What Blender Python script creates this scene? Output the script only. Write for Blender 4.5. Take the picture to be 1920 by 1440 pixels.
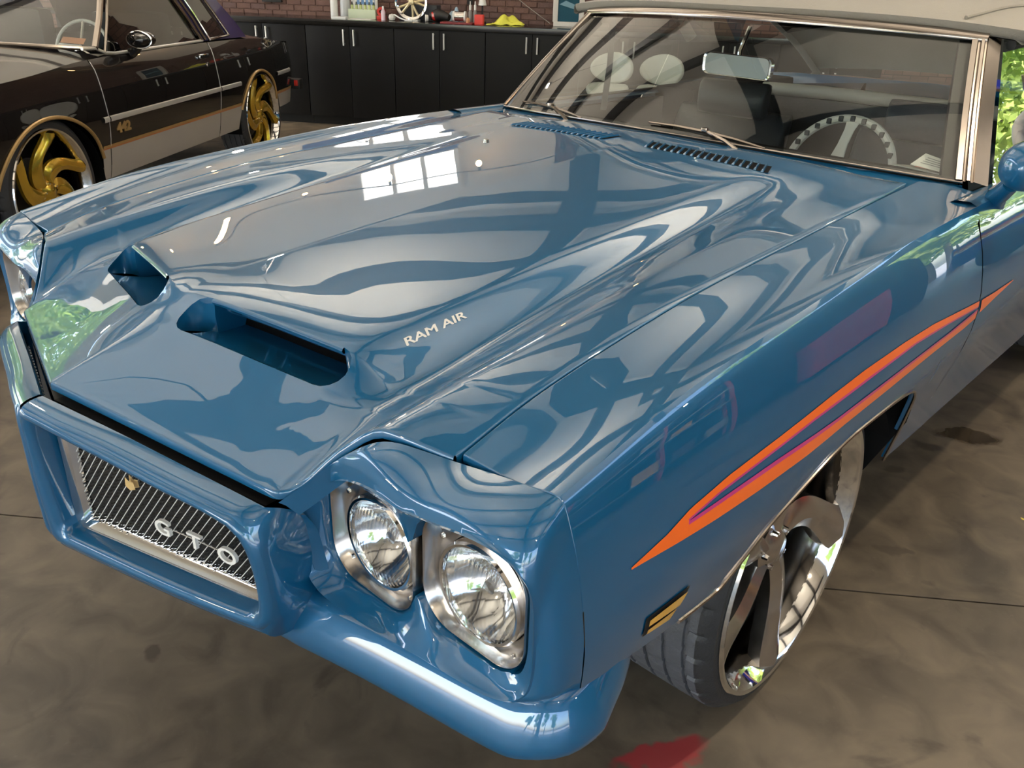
import bpy, bmesh, math, random
import numpy as np
from mathutils import Matrix, Vector
from mathutils.bvhtree import BVHTree
random.seed(7)
PI = math.pi
for o in list(bpy.data.objects):
    bpy.data.objects.remove(o)
sc = bpy.context.scene
COL = sc.collection
# ------------------------------------------------------------------ camera
cd = bpy.data.cameras.new('camera')
cam = bpy.data.objects.new('camera', cd)
COL.objects.link(cam)
_y, _p, _r = 0.748, 0.4528, 0.0315
_f = Vector((-math.sin(_y)*math.cos(_p), math.cos(_y)*math.cos(_p), -math.sin(_p)))
_a = Vector((math.cos(_y), math.sin(_y), 0))
_u = _a.cross(_f)
_rt = math.cos(_r)*_a + math.sin(_r)*_u
_up = -math.sin(_r)*_a + math.cos(_r)*_u
cam.matrix_world = Matrix(((_rt.x, _up.x, -_f.x, 1.4286), (_rt.y, _up.y, -_f.y, -1.52), (_rt.z, _up.z, -_f.z, 1.5044), (0, 0, 0, 1)))
cd.sensor_width = 36
cd.lens = 1591.21/1920*36
cd.clip_start = 0.02
cd.clip_end = 300
sc.camera = cam
# ------------------------------------------------------------------ room frame (u along the cabinet wall, n out of it)
W0 = (-6.1212, 3.9294)
WA = 0.5793
CU, SU = math.cos(WA), math.sin(WA)
def RW(u, n, z=0.0):
    return (W0[0]+u*CU+n*SU, W0[1]+u*SU-n*CU, z)
# ------------------------------------------------------------------ world, sun, exposure
w = bpy.data.worlds.new('daylight')
sc.world = w
w.use_nodes = True
nt = w.node_tree
nt.nodes.clear()
sky = nt.nodes.new('ShaderNodeTexSky')
sky.sky_type = 'NISHITA'
sky.sun_disc = False
sky.sun_elevation = math.radians(52)
sky.sun_rotation = math.radians(200)
sky.air_density = 1.0
sky.dust_density = 2.5
bg = nt.nodes.new('ShaderNodeBackground')
bg.inputs[1].default_value = 1.75
wo = nt.nodes.new('ShaderNodeOutputWorld')
nt.links.new(sky.outputs[0], bg.inputs[0])
nt.links.new(bg.outputs[0], wo.inputs[0])
sl = bpy.data.lights.new('sun', 'SUN')
sl.energy = 8.0
sl.angle = 0.009
sl.color = (1, .95, .86)
so = bpy.data.objects.new('sun', sl)
COL.objects.link(so)
so.location = RW(-20, 25, 30)
so.rotation_euler = (Vector(RW(0, 5, 0))-Vector(RW(-11, 12, 16))).to_track_quat('-Z', 'Y').to_euler()
sc.view_settings.view_transform = 'Standard'
sc.view_settings.look = 'None'
sc.view_settings.exposure = -0.27
sc.view_settings.gamma = 1.0
sc.view_settings.use_curve_mapping = False
# ------------------------------------------------------------------ helpers
WL = {}
def tag(o, label=None, cat=None, group=None, kind=None):
    if label: o['label'] = label
    if cat: o['category'] = cat
    if group: o['group'] = group
    if kind: o['kind'] = kind
    return o
def link(o, parent, loc):
    COL.objects.link(o)
    o.location = loc
    if parent is not None:
        o.parent = parent
        o.matrix_parent_inverse = Matrix.Translation(-Vector(WL[parent.name]))
    WL[o.name] = tuple(loc)
    return o
def empty(name, loc, label=None, cat=None, group=None, parent=None):
    o = bpy.data.objects.new(name, None)
    o.empty_display_size = .1
    link(o, parent, loc)
    return tag(o, label, cat, group)
def add(name, V, F, mat, parent=None, sharp=35, smooth=True, **kw):
    """one mesh object; V in world coordinates, origin at the middle of its base"""
    V = np.asarray(V, float).reshape(-1, 3)
    lo, hi = V.min(0), V.max(0)
    c = np.array([(lo[0]+hi[0])/2, (lo[1]+hi[1])/2, lo[2]])
    me = bpy.data.meshes.new(name)
    me.from_pydata((V-c).tolist(), [], [list(map(int, f)) for f in F])
    me.validate()
    me.update()
    if smooth:
        me.polygons.foreach_set('use_smooth', [True]*len(me.polygons))
        me.set_sharp_from_angle(angle=math.radians(sharp))
    if isinstance(mat, (list, tuple)):
        for m in mat: me.materials.append(m)
    else:
        me.materials.append(mat)
    o = bpy.data.objects.new(name, me)
    link(o, parent, c)
    return tag(o, **kw)
class MB:
    """collects pieces of one part"""
    def __init__(s): s.V = []; s.F = []
    def add(s, V, F):
        b = len(s.V)
        s.V += [tuple(v) for v in V]
        s.F += [[i+b for i in f] for f in F]
        return s
    def grid(s, P, flip=False, closeu=False, closev=False):
        s.add(*grid(P, flip, closeu, closev)); return s
    def box(s, c, sx, sy, sz, R=None, bev=0):
        s.add(*boxm(c, sx, sy, sz, R, bev)); return s
    def tube(s, pts, r, n=8, cap=True, closed=False):
        s.add(*tube(pts, r, n, cap, closed)); return s
    def lathe(s, prof, c, axis='z', n=32, R=None):
        s.add(*lathe(prof, c, axis, n, R)); return s
    def mirror(s):
        b = len(s.V); V = list(s.V); F = list(s.F)
        s.add([(-x, y, z) for x, y, z in V], [f[::-1] for f in F]); return s
    def build(s, name, mat, parent=None, **kw): return add(name, s.V, s.F, mat, parent, **kw)
def grid(P, flip=False, closeu=False, closev=False):
    P = np.asarray(P, float); nu, nv = P.shape[:2]
    F = []
    for i in range(nu if closeu else nu-1):
        for j in range(nv if closev else nv-1):
            a = i*nv+j; b = ((i+1) % nu)*nv+j; c = ((i+1) % nu)*nv+(j+1) % nv; d = i*nv+(j+1) % nv
            F.append([a, d, c, b] if flip else [a, b, c, d])
    return P.reshape(-1, 3), F
def mir(VF):
    V, F = VF
    V = np.array(V, float)*[-1, 1, 1]
    return V, [list(f)[::-1] for f in F]
def boxm(c, sx, sy, sz, R=None, bev=0):
    """box of full size sx,sy,sz centred on c; bevelled edges when bev > 0"""
    h = np.array([sx, sy, sz])/2.0
    if bev <= 0:
        V = np.array([[x, y, z] for x in (-1, 1) for y in (-1, 1) for z in (-1, 1)], float)*h
        F = [[0, 1, 3, 2], [4, 6, 7, 5], [0, 4, 5, 1], [2, 3, 7, 6], [0, 2, 6, 4], [1, 5, 7, 3]]
    else:
        bm = bmesh.new()
        bmesh.ops.create_cube(bm, size=1)
        for v in bm.verts: v.co = Vector((v.co.x*sx, v.co.y*sy, v.co.z*sz))
        bmesh.ops.bevel(bm, geom=bm.edges[:], offset=min(bev, .49*min(sx, sy, sz)), segments=2, profile=.7, affect='EDGES')
        bm.verts.index_update()
        V = np.array([v.co[:] for v in bm.verts]); F = [[v.index for v in f.verts] for f in bm.faces]
        bm.free()
    if R is not None: V = V @ np.array(R, float).T
    return V+np.array(c, float), F
def frame(t):
    t = np.array(t, float); t = t/np.linalg.norm(t)
    a = np.array([0, 0, 1.0]) if abs(t[2]) < .9 else np.array([1.0, 0, 0])
    u = np.cross(a, t); u /= np.linalg.norm(u)
    return u, np.cross(t, u)
def tube(pts, r, n=8, cap=True, closed=False):
    pts = np.array(pts, float); m = len(pts)
    rr = np.broadcast_to(np.array(r, float), (m,))
    P = []
    u = v = None
    for i in range(m):
        if closed: t = pts[(i+1) % m]-pts[i-1]
        else: t = pts[min(i+1, m-1)]-pts[max(i-1, 0)]
        t = t/(np.linalg.norm(t)+1e-12)
        if u is None: u, v = frame(t)
        else:
            u = u-(u@t)*t; u /= np.linalg.norm(u)+1e-12; v = np.cross(t, u)
        P.append([pts[i]+rr[i]*(math.cos(2*PI*k/n)*u+math.sin(2*PI*k/n)*v) for k in range(n)])
    V, F = grid(np.array(P), False, closed, True)
    F = [f[::-1] for f in F]
    if cap and not closed:
        F = F+[list(range(n))[::-1], [(m-1)*n+k for k in range(n)]]
    return V, F
def lathe(prof, c, axis='z', n=32, R=None):
    """prof: (radius, height) pairs revolved round an axis through c"""
    P = []
    for k in range(n):
        a = 2*PI*k/n
        row = []
        for r, h in prof:
            if axis == 'z': row.append((r*math.cos(a), r*math.sin(a), h))
            elif axis == 'x': row.append((h, r*math.cos(a), r*math.sin(a)))
            else: row.append((r*math.sin(a), h, r*math.cos(a)))
        P.append(row)
    V, F = grid(np.array(P), False, True, False)
    if R is not None: V = V @ np.array(R, float).T
    return V+np.array(c, float), F
def pchip(xs, ys, x):
    xs = np.array(xs, float); ys = np.array(ys, float); x = np.clip(np.atleast_1d(np.array(x, float)), xs[0], xs[-1])
    h = np.diff(xs); d = np.diff(ys)/h
    m = np.zeros(len(xs))
    m[0], m[-1] = d[0], d[-1]
    for i in range(1, len(xs)-1):
        if d[i-1]*d[i] > 0:
            w1 = 2*h[i]+h[i-1]; w2 = h[i]+2*h[i-1]
            m[i] = (w1+w2)/(w1/d[i-1]+w2/d[i])
    k = np.clip(np.searchsorted(xs, x)-1, 0, len(xs)-2)
    t = (x-xs[k])/h[k]
    return (2*t**3-3*t**2+1)*ys[k]+(t**3-2*t**2+t)*h[k]*m[k]+(-2*t**3+3*t**2)*ys[k+1]+(t**3-t**2)*h[k]*m[k+1]
def cspl(xs, ys, x):
    """natural cubic spline"""
    xs = np.array(xs, float); ys = np.array(ys, float); n = len(xs); h = np.diff(xs)
    A = np.eye(n); r = np.zeros(n)
    for i in range(1, n-1):
        A[i, i-1], A[i, i], A[i, i+1] = h[i-1], 2*(h[i-1]+h[i]), h[i]
        r[i] = 6*((ys[i+1]-ys[i])/h[i]-(ys[i]-ys[i-1])/h[i-1])
    m = np.linalg.solve(A, r); x = np.atleast_1d(np.array(x, float))
    k = np.clip(np.searchsorted(xs, x)-1, 0, n-2); a = xs[k+1]-x; b = x-xs[k]
    return m[k]*a**3/(6*h[k])+m[k+1]*b**3/(6*h[k])+(ys[k]/h[k]-m[k]*h[k]/6)*a+(ys[k+1]/h[k]-m[k+1]*h[k]/6)*b
def pc1(xs, ys, x): return float(pchip(xs, ys, x)[0])
def resample(pts, n, smooth=True):
    """n points along a polyline, smoothed by pchip over chord length"""
    pts = np.array(pts, float)
    s = np.r_[0, np.cumsum(np.linalg.norm(np.diff(pts, axis=0), axis=1))]
    q = np.linspace(0, s[-1], n)
    f = pchip if smooth else (lambda a, b, c: np.interp(c, a, b))
    return np.stack([f(s, pts[:, k], q) for k in range(pts.shape[1])], 1)
def rrect(w_, h_, r, n=6):
    out = []
    for cx, cy, a0 in ((w_/2-r, h_/2-r, 0), (-w_/2+r, h_/2-r, PI/2), (-w_/2+r, -h_/2+r, PI), (w_/2-r, -h_/2+r, 1.5*PI)):
        for k in range(n+1):
            a = a0+PI/2*k/n
            out.append((cx+r*math.cos(a), cy+r*math.sin(a)))
    return out
def text_mesh(s, size=1.0, extrude=.05, xs=1.0, bold=0.0, align='CENTER'):
    c = bpy.data.curves.new('lettering', 'FONT')
    c.body = s; c.size = 1.0; c.extrude = extrude/size; c.align_x = align; c.align_y = 'CENTER'; c.offset = bold/size; c.resolution_u = 6
    o = bpy.data.objects.new('lettering', c)
    COL.objects.link(o)
    dg = bpy.context.evaluated_depsgraph_get()
    me = bpy.data.meshes.new_from_object(o.evaluated_get(dg))
    bt_ = bmesh.new(); bt_.from_mesh(me); bmesh.ops.triangulate(bt_, faces=bt_.faces[:]); bt_.verts.index_update()
    V = np.array([v.co[:] for v in bt_.verts]); F = [[v.index for v in f.verts] for f in bt_.faces]; bt_.free()
    bpy.data.objects.remove(o); bpy.data.meshes.remove(me); bpy.data.curves.remove(c)
    V *= size
    V[:, 0] *= xs
    return V, F
# ------------------------------------------------------------------ materials
def pmat(name, c1, c2=None, scale=8.0, rough=.5, metal=0.0, coat=0.0, bump=0.0, spec=.5, rvar=0.0, detail=4.0, coat_rough=.03, bscale=None, trans=0.0, ior=1.5, sheen=0.0):
    m = bpy.data.materials.new(name)
    m.use_nodes = True
    t = m.node_tree; b = t.nodes['Principled BSDF']
    b.inputs['Roughness'].default_value = rough
    b.inputs['Metallic'].default_value = metal
    b.inputs['Coat Weight'].default_value = coat
    b.inputs['Coat Roughness'].default_value = coat_rough
    b.inputs['Specular IOR Level'].default_value = spec
    b.inputs['Transmission Weight'].default_value = trans
    b.inputs['IOR'].default_value = ior
    b.inputs['Sheen Weight'].default_value = sheen
    if c2 is None: c2 = tuple(min(1, x*1.12) for x in c1)
    tc = t.nodes.new('ShaderNodeTexCoord')
    n = t.nodes.new('ShaderNodeTexNoise')
    n.inputs['Scale'].default_value = scale; n.inputs['Detail'].default_value = detail
    t.links.new(tc.outputs['Object'], n.inputs['Vector'])
    mx = t.nodes.new('ShaderNodeMix'); mx.data_type = 'RGBA'
    mx.inputs['A'].default_value = (*c1, 1); mx.inputs['B'].default_value = (*c2, 1)
    t.links.new(n.outputs['Fac'], mx.inputs['Factor'])
    t.links.new(mx.outputs['Result'], b.inputs['Base Color'])
    if rvar:
        mr = t.nodes.new('ShaderNodeMapRange')
        mr.inputs['To Min'].default_value = max(0, rough-rvar); mr.inputs['To Max'].default_value = min(1, rough+rvar)
        t.links.new(n.outputs['Fac'], mr.inputs['Value']); t.links.new(mr.outputs['Result'], b.inputs['Roughness'])
    if bump:
        n2 = t.nodes.new('ShaderNodeTexNoise'); n2.inputs['Scale'].default_value = bscale or scale*6; n2.inputs['Detail'].default_value = 3
        t.links.new(tc.outputs['Object'], n2.inputs['Vector'])
        bp = t.nodes.new('ShaderNodeBump'); bp.inputs['Strength'].default_value = bump; bp.inputs['Distance'].default_value = .01
        t.links.new(n2.outputs['Fac'], bp.inputs['Height']); t.links.new(bp.outputs['Normal'], b.inputs['Normal'])
    return m
def emis(name, c, s):
    m = pmat(name, c, c, rough=.4)
    b = m.node_tree.nodes['Principled BSDF']
    b.inputs['Emission Color'].default_value = (*c, 1); b.inputs['Emission Strength'].default_value = s
    return m
def glassmat(name, tint=(.8, .84, .82), ior=1.55, rough=0.0):
    """thin pane: Fresnel mix of a mirror reflection and a tinted clear pane"""
    m = bpy.data.materials.new(name); m.use_nodes = True
    t = m.node_tree; t.nodes.clear()
    o = t.nodes.new('ShaderNodeOutputMaterial'); mx = t.nodes.new('ShaderNodeMixShader')
    fr = t.nodes.new('ShaderNodeFresnel'); fr.inputs['IOR'].default_value = ior
    nz = t.nodes.new('ShaderNodeTexNoise'); nz.inputs['Scale'].default_value = 3
    rp = t.nodes.new('ShaderNodeMix'); rp.data_type = 'RGBA'
    rp.inputs['A'].default_value = (*[x*.96 for x in tint], 1); rp.inputs['B'].default_value = (*tint, 1)
    ge = t.nodes.new('ShaderNodeNewGeometry')
    ad = t.nodes.new('ShaderNodeMath'); ad.operation = 'MULTIPLY'; ad.inputs[1].default_value = 1.85; ad.use_clamp = True
    tr = t.nodes.new('ShaderNodeBsdfTransparent'); gl = t.nodes.new('ShaderNodeBsdfGlossy'); gl.inputs['Roughness'].default_value = rough
    # same Fresnel from either face of the pane
    mul = t.nodes.new('ShaderNodeMix'); mul.data_type = 'FLOAT'
    mul.inputs['A'].default_value = ior; mul.inputs['B'].default_value = 1.0/ior
    t.links.new(ge.outputs['Backfacing'], mul.inputs['Factor'])
    t.links.new(mul.outputs['Result'], fr.inputs['IOR'])
    t.links.new(nz.outputs['Fac'], rp.inputs['Factor']); t.links.new(rp.outputs['Result'], tr.inputs['Color'])
    t.links.new(fr.outputs[0], ad.inputs[0]); t.links.new(ad.outputs[0], mx.inputs[0])
    t.links.new(tr.outputs[0], mx.inputs[1]); t.links.new(gl.outputs[0], mx.inputs[2]); t.links.new(mx.outputs[0], o.inputs[0])
    return m
def paintmat():
    """blue metallic basecoat with fine flake under a clear coat"""
    m = pmat('blue_metallic_paint', (.0024, .096, .226), (.0030, .104, .241), scale=3, rough=.42, metal=.28, coat=1.0, spec=.3, coat_rough=.008)
    t = m.node_tree; b = t.nodes['Principled BSDF']
    b.inputs['Coat IOR'].default_value = 1.75
    tc = t.nodes.new('ShaderNodeTexCoord'); v = t.nodes.new('ShaderNodeTexVoronoi'); v.inputs['Scale'].default_value = 900
    t.links.new(tc.outputs['Object'], v.inputs['Vector'])
    bp = t.nodes.new('ShaderNodeBump'); bp.inputs['Strength'].default_value = .035; bp.inputs['Distance'].default_value = .001
    t.links.new(v.outputs['Distance'], bp.inputs['Height']); t.links.new(bp.outputs['Normal'], b.inputs['Normal'])
    return m
M = {}
M['paint'] = paintmat()
M['black_paint'] = pmat('black_gloss_paint', (.006, .005, .005), (.009, .007, .006), scale=3, rough=.25, coat=1.0, coat_rough=.015, spec=.1)
M['navy'] = pmat('dark_blue_gloss', (.012, .010, .075), (.016, .013, .10), scale=4, rough=.3, coat=.8)  # even deep blue, on the coupe roof and quarter pillars
M['silver'] = pmat('silver_grey_paint', (.42, .39, .36), (.47, .44, .41), scale=4, rough=.4, metal=.3, coat=.5)
M['chrome'] = pmat('chrome', (.80, .79, .77), (.86, .85, .83), scale=3, rough=.06, metal=1.0)
M['brushed'] = pmat('brushed_aluminium', (.56, .53, .50), (.64, .61, .58), scale=40, rough=.22, metal=1.0, rvar=.05)
M['stainless'] = pmat('stainless_trim', (.36, .315, .28), (.43, .38, .34), scale=10, rough=.20, metal=1.0, rvar=.05)
M['barrel'] = pmat('dark_chrome_barrel', (.10, .095, .09), (.16, .15, .14), scale=4, rough=.14, metal=1.0)
M['gold'] = pmat('gold_wheel_paint', (.62, .38, .03), (.72, .46, .05), scale=6, rough=.18, metal=.75, coat=.8)
M['pinstripe'] = pmat('gold_pinstripe', (.36, .22, .08), (.44, .28, .11), scale=20, rough=.35, metal=.4)
M['orange_pin'] = pmat('orange_pinstripe', (.38, .12, .035), (.45, .16, .05), scale=20, rough=.35)
M['rubber'] = pmat('tire_rubber', (.010, .010, .011), (.022, .022, .024), scale=30, rough=.62, bump=.15)
M['tread'] = pmat('tire_tread_rubber', (.050, .052, .060), (.085, .087, .098), scale=25, rough=.6, bump=.2)
M['black'] = pmat('matt_black_plastic', (.006, .006, .006), (.010, .010, .010), scale=20, rough=.55)
M['dark'] = pmat('dark_underbody', (.004, .004, .0045), (.007, .0065, .0065), scale=10, rough=.9, spec=.1)
M['orange'] = pmat('orange_stripe_vinyl', (.95, .135, .004), (1.0, .155, .006), scale=8, rough=.3, coat=1.0)
M['magenta'] = pmat('magenta_stripe_vinyl', (.52, .025, .19), (.58, .03, .21), scale=8, rough=.3, coat=1.0)
M['white_letter'] = pmat('white_lettering', (.72, .70, .66), (.78, .76, .72), scale=20, rough=.4)
M['canvas'] = pmat('cream_canvas', (.215, .195, .16), (.26, .236, .195), scale=6, rough=.85, bump=.25, bscale=260, sheen=.2)
M['glass'] = glassmat('windshield_glass')
M['sideglass'] = glassmat('side_window_glass', (.72, .78, .75), 1.75)
M['darkglass'] = glassmat('tinted_window_glass', (.10, .09, .085), 1.6)
M['amber'] = pmat('amber_lens', (.75, .36, .03), (.85, .45, .05), scale=30, rough=.2, coat=1.0)
M['redlens'] = pmat('red_lens', (.45, .02, .015), (.55, .03, .02), scale=30, rough=.2, coat=1.0)
M['vinyl'] = pmat('charcoal_seat_vinyl', (.030, .033, .036), (.042, .046, .050), scale=12, rough=.42, bump=.15)
M['vinyl_blue'] = pmat('blue_black_seat_vinyl', (.020, .034, .050), (.030, .048, .066), scale=12, rough=.38, bump=.1)
M['cream_vinyl'] = pmat('cream_vinyl', (.50, .46, .39), (.56, .52, .45), scale=10, rough=.45)
M['white_vinyl'] = pmat('white_leatherette', (.70, .69, .64), (.76, .75, .70), scale=10, rough=.38, coat=.2)
M['white_plastic'] = pmat('white_plastic', (.75, .75, .73), (.80, .80, .78), scale=10, rough=.35)
M['mirror'] = pmat('mirror_silver', (.85, .88, .88), (.87, .90, .90), scale=3, rough=.02, metal=1.0)
M['cabinet'] = pmat('black_laminate', (.0042, .0038, .0037), (.006, .0055, .0052), scale=5, rough=.45, rvar=.08, bump=.05, spec=.2)
M['counter'] = pmat('black_gloss_counter', (.008, .0075, .007), (.014, .013, .012), scale=6, rough=.16, rvar=.05)
M['handle'] = pmat('satin_nickel_handle', (.72, .70, .66), (.78, .76, .72), scale=20, rough=.3, metal=.6)
M['brick'] = pmat('red_brown_brick', (.115, .062, .050), (.175, .098, .080), scale=9, rough=.85, bump=.4)
M['brick_b'] = pmat('plum_brown_brick', (.100, .058, .052), (.150, .090, .080), scale=9, rough=.85, bump=.4)
M['mortar'] = pmat('dark_mortar', (.045, .032, .028), (.065, .046, .040), scale=30, rough=.95, bump=.3)
M['ceil'] = pmat('cream_metal_panel', (.74, .69, .60), (.80, .75, .66), scale=1.5, rough=.5, bump=.05)
M['wallp'] = pmat('cream_wall_panel', (.66, .61, .53), (.74, .69, .60), scale=1.2, rough=.55, bump=.05)
M['steel'] = pmat('dark_painted_steel', (.018, .016, .015), (.03, .027, .025), scale=5, rough=.5)
M['concrete_out'] = pmat('sunlit_concrete', (.42, .40, .36), (.52, .49, .44), scale=1.5, rough=.9, bump=.2)
M['leaf'] = pmat('green_leaf', (.24, .42, .05), (.50, .66, .12), scale=14, rough=.6)
M['leaf_b'] = pmat('pale_green_leaf', (.36, .52, .08), (.62, .72, .19), scale=14, rough=.6)
M['bark'] = pmat('bark', (.10, .075, .05), (.16, .12, .085), scale=20, rough=.95, bump=.5)
M['royal'] = pmat('royal_blue_paint', (.010, .018, .30), (.014, .024, .36), scale=3, rough=.25, coat=1.0)
M['red'] = pmat('red_paint', (.50, .025, .02), (.58, .035, .025), scale=6, rough=.35, coat=.5)
M['yellow'] = pmat('yellow_paint', (.75, .42, .05), (.82, .50, .07), scale=6, rough=.35, coat=.5)
M['paper'] = pmat('white_paper', (.70, .69, .64), (.76, .75, .70), scale=20, rough=.8)
# ================================================================== the room
RUA, RUB, RNA, RNB, RH = -7.0, 10.5, -0.62, 14.0, 4.5     # u range, n range, eaves height
def slab(name, u0, u1, n0, n1, z0, z1, mat, parent=None, **kw):
    P = [RW(u, n, z) for u in (u0, u1) for n in (n0, n1) for z in (z0, z1)]
    F = [[0, 1, 3, 2], [4, 6, 7, 5], [0, 4, 5, 1], [2, 3, 7, 6], [0, 2, 6, 4], [1, 5, 7, 3]]
    F = [f[::-1] for f in F]
    return add(name, P, F, mat, parent, smooth=False, **kw)
def slabmb(mb, u0, u1, n0, n1, z0, z1):
    P = [RW(u, n, z) for u in (u0, u1) for n in (n0, n1) for z in (z0, z1)]
    mb.add(P, [f[::-1] for f in [[0, 1, 3, 2], [4, 6, 7, 5], [0, 4, 5, 1], [2, 3, 7, 6], [0, 2, 6, 4], [1, 5, 7, 3]]])
def floormat():
    m = bpy.data.materials.new('stained_concrete'); m.use_nodes = True
    t = m.node_tree; b = t.nodes['Principled BSDF']; N = t.nodes.new; L = t.links.new
    g = N('ShaderNodeNewGeometry')
    def noise(s, d=5, dist=0.0):
        n = N('ShaderNodeTexNoise'); n.inputs['Scale'].default_value = s; n.inputs['Detail'].default_value = d; n.inputs['Distortion'].default_value = dist
        L(g.outputs['Position'], n.inputs['Vector']); return n
    n1, n2, n3, n4 = noise(1.3, 6, .8), noise(6.5, 12, .9), noise(55, 4), noise(4.5, 12, 1.8)
    r = N('ShaderNodeValToRGB')
    r.color_ramp.elements[0].position = .36; r.color_ramp.elements[0].color = (.056, .043, .031, 1)
    r.color_ramp.elements[1].position = .66; r.color_ramp.elements[1].color = (.180, .142, .098, 1)
    a = N('ShaderNodeMath'); a.operation = 'MULTIPLY_ADD'; a.inputs[1].default_value = .50
    a2 = N('ShaderNodeMath'); a2.operation = 'MULTIPLY'; a2.inputs[1].default_value = .50
    L(n2.outputs['Fac'], a2.inputs[0]); L(n1.outputs['Fac'], a.inputs[0]); L(a2.outputs[0], a.inputs[2]); L(a.outputs[0], r.inputs['Fac'])
    col = r.outputs['Color']
    def mixin(fac, c, k=1.0):
        nonlocal col
        x = N('ShaderNodeMix'); x.data_type = 'RGBA'; x.inputs['B'].default_value = (*c, 1)
        if k != 1.0:
            q = N('ShaderNodeMath'); q.operation = 'MULTIPLY'; q.inputs[1].default_value = k; L(fac, q.inputs[0]); fac = q.outputs[0]
        L(fac, x.inputs['Factor']); L(col, x.inputs['A']); col = x.outputs['Result']
    # dark tyre and oil marks, small pale scuffs
    q = N('ShaderNodeMapRange'); q.inputs['From Min'].default_value = .60; q.inputs['From Max'].default_value = .74; L(n4.outputs['Fac'], q.inputs['Value']); mixin(q.outputs[0], (.050, .038, .028), .75)
    q = N('ShaderNodeMapRange'); q.inputs['From Min'].default_value = .62; q.inputs['From Max'].default_value = .75; L(n3.outputs['Fac'], q.inputs['Value']); mixin(q.outputs[0], (.26, .21, .16), .10)
    nw = noise(7, 4)
    sub = N('ShaderNodeVectorMath'); sub.operation = 'SUBTRACT'; sub.inputs[1].default_value = (.5, .5, .5); L(nw.outputs['Color'], sub.inputs[0])
    sca = N('ShaderNodeVectorMath'); sca.operation = 'SCALE'; sca.inputs['Scale'].default_value = .16; L(sub.outputs[0], sca.inputs[0])
    wp = N('ShaderNodeVectorMath'); wp.operation = 'ADD'; L(g.outputs['Position'], wp.inputs[0]); L(sca.outputs[0], wp.inputs[1])
    wet = None
    def blot(x, y, rx, ry, ang, c, k, soft=.25):
        nonlocal wet
        mp = N('ShaderNodeMapping'); mp.vector_type = 'TEXTURE'
        mp.inputs['Location'].default_value = (x, y, 0); mp.inputs['Rotation'].default_value = (0, 0, ang); mp.inputs['Scale'].default_value = (rx, ry, 1)
        L(wp.outputs[0], mp.inputs['Vector'])
        le = N('ShaderNodeVectorMath'); le.operation = 'LENGTH'; L(mp.outputs[0], le.inputs[0])
        q = N('ShaderNodeMapRange'); q.inputs['From Min'].default_value = 1+soft; q.inputs['From Max'].default_value = 1-soft; L(le.outputs['Value'], q.inputs['Value'])
        mixin(q.outputs[0], c, k); return q.outputs[0]
    w1 = blot(.784, 1.679, .12, .05, .5, (.030, .022, .015), .8)
    blot(.716, 1.464, .055, .035, .3, (.032, .023, .016), .8)
    blot(.686, 1.223, .035, .025, .3, (.035, .026, .018), .7)
    blot(.66, 2.55, .30, .14, .2, (.045, .034, .024), .7)
    blot(-.239, -.959, .022, .018, .3, (.030, .020, .014), .8)
    blot(.872, .770, .03, .018, .4, (.045, .035, .026), .6)
    blot(-2.174, -.643, .10, .03, .6, (.05, .038, .028), .5)
    blot(.807, -.345, .028, .115, -.44, (.30, .022, .028), .85, .15)
    blot(1.075, 1.236, .010, .008, 0, (.7, .55, .06), .9)
    L(col, b.inputs['Base Color'])
    rr = N('ShaderNodeMapRange'); rr.inputs['To Min'].default_value = .38; rr.inputs['To Max'].default_value = .68; L(n1.outputs['Fac'], rr.inputs['Value'])
    x = N('ShaderNodeMix'); x.data_type = 'FLOAT'; x.inputs['B'].default_value = .08; L(w1, x.inputs['Factor']); L(rr.outputs[0], x.inputs['A']); L(x.outputs['Result'], b.inputs['Roughness'])
    bp = N('ShaderNodeBump'); bp.inputs['Strength'].default_value = .18; bp.inputs['Distance'].default_value = .01
    L(n2.outputs['Fac'], bp.inputs['Height']); L(bp.outputs['Normal'], b.inputs['Normal'])
    return m
M['floor'] = floormat()
# poured slabs with sawn joints: one joint runs below the blue car
fl = empty('floor', RW(2, 6, 0)); fl['kind'] = 'structure'
JA = .655
jx, jy = math.cos(JA), math.sin(JA)
def FJ(a, c, z): return (.795+a*jx+c*jy, .441+a*jy-c*jx, z)
su = (-13.0, -5.2, 2.1, 9.4, 14.0)
sn = (-11.6, -5.8, 0.0, 5.8, 11.6)
for i in range(4):
    for j in range(4):
        g = .003
        P = [FJ(a, c, z) for a in (su[i]+g, su[i+1]-g) for c in (sn[j]+g, sn[j+1]-g) for z in (-.12, 0)]
        add('floor_slab', P, [[0, 1, 3, 2][::-1], [4, 6, 7, 5][::-1], [0, 4, 5, 1][::-1], [2, 3, 7, 6][::-1], [0, 2, 6, 4][::-1], [1, 5, 7, 3][::-1]], M['floor'], fl, smooth=False)
slab('joint_bed', RUA-.3, RUB+.3, RNA-.3, RNB+.3, -.16, -.02, M['mortar'], fl)
# outdoor ground round the building
gm = MB()
gm.add([(-70, -70, -.18), (70, -70, -.18), (70, 70, -.18), (-70, 70, -.18)], [[0, 1, 2, 3]])
gm.build('ground', M['concrete_out'], smooth=False, kind='structure')
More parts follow.
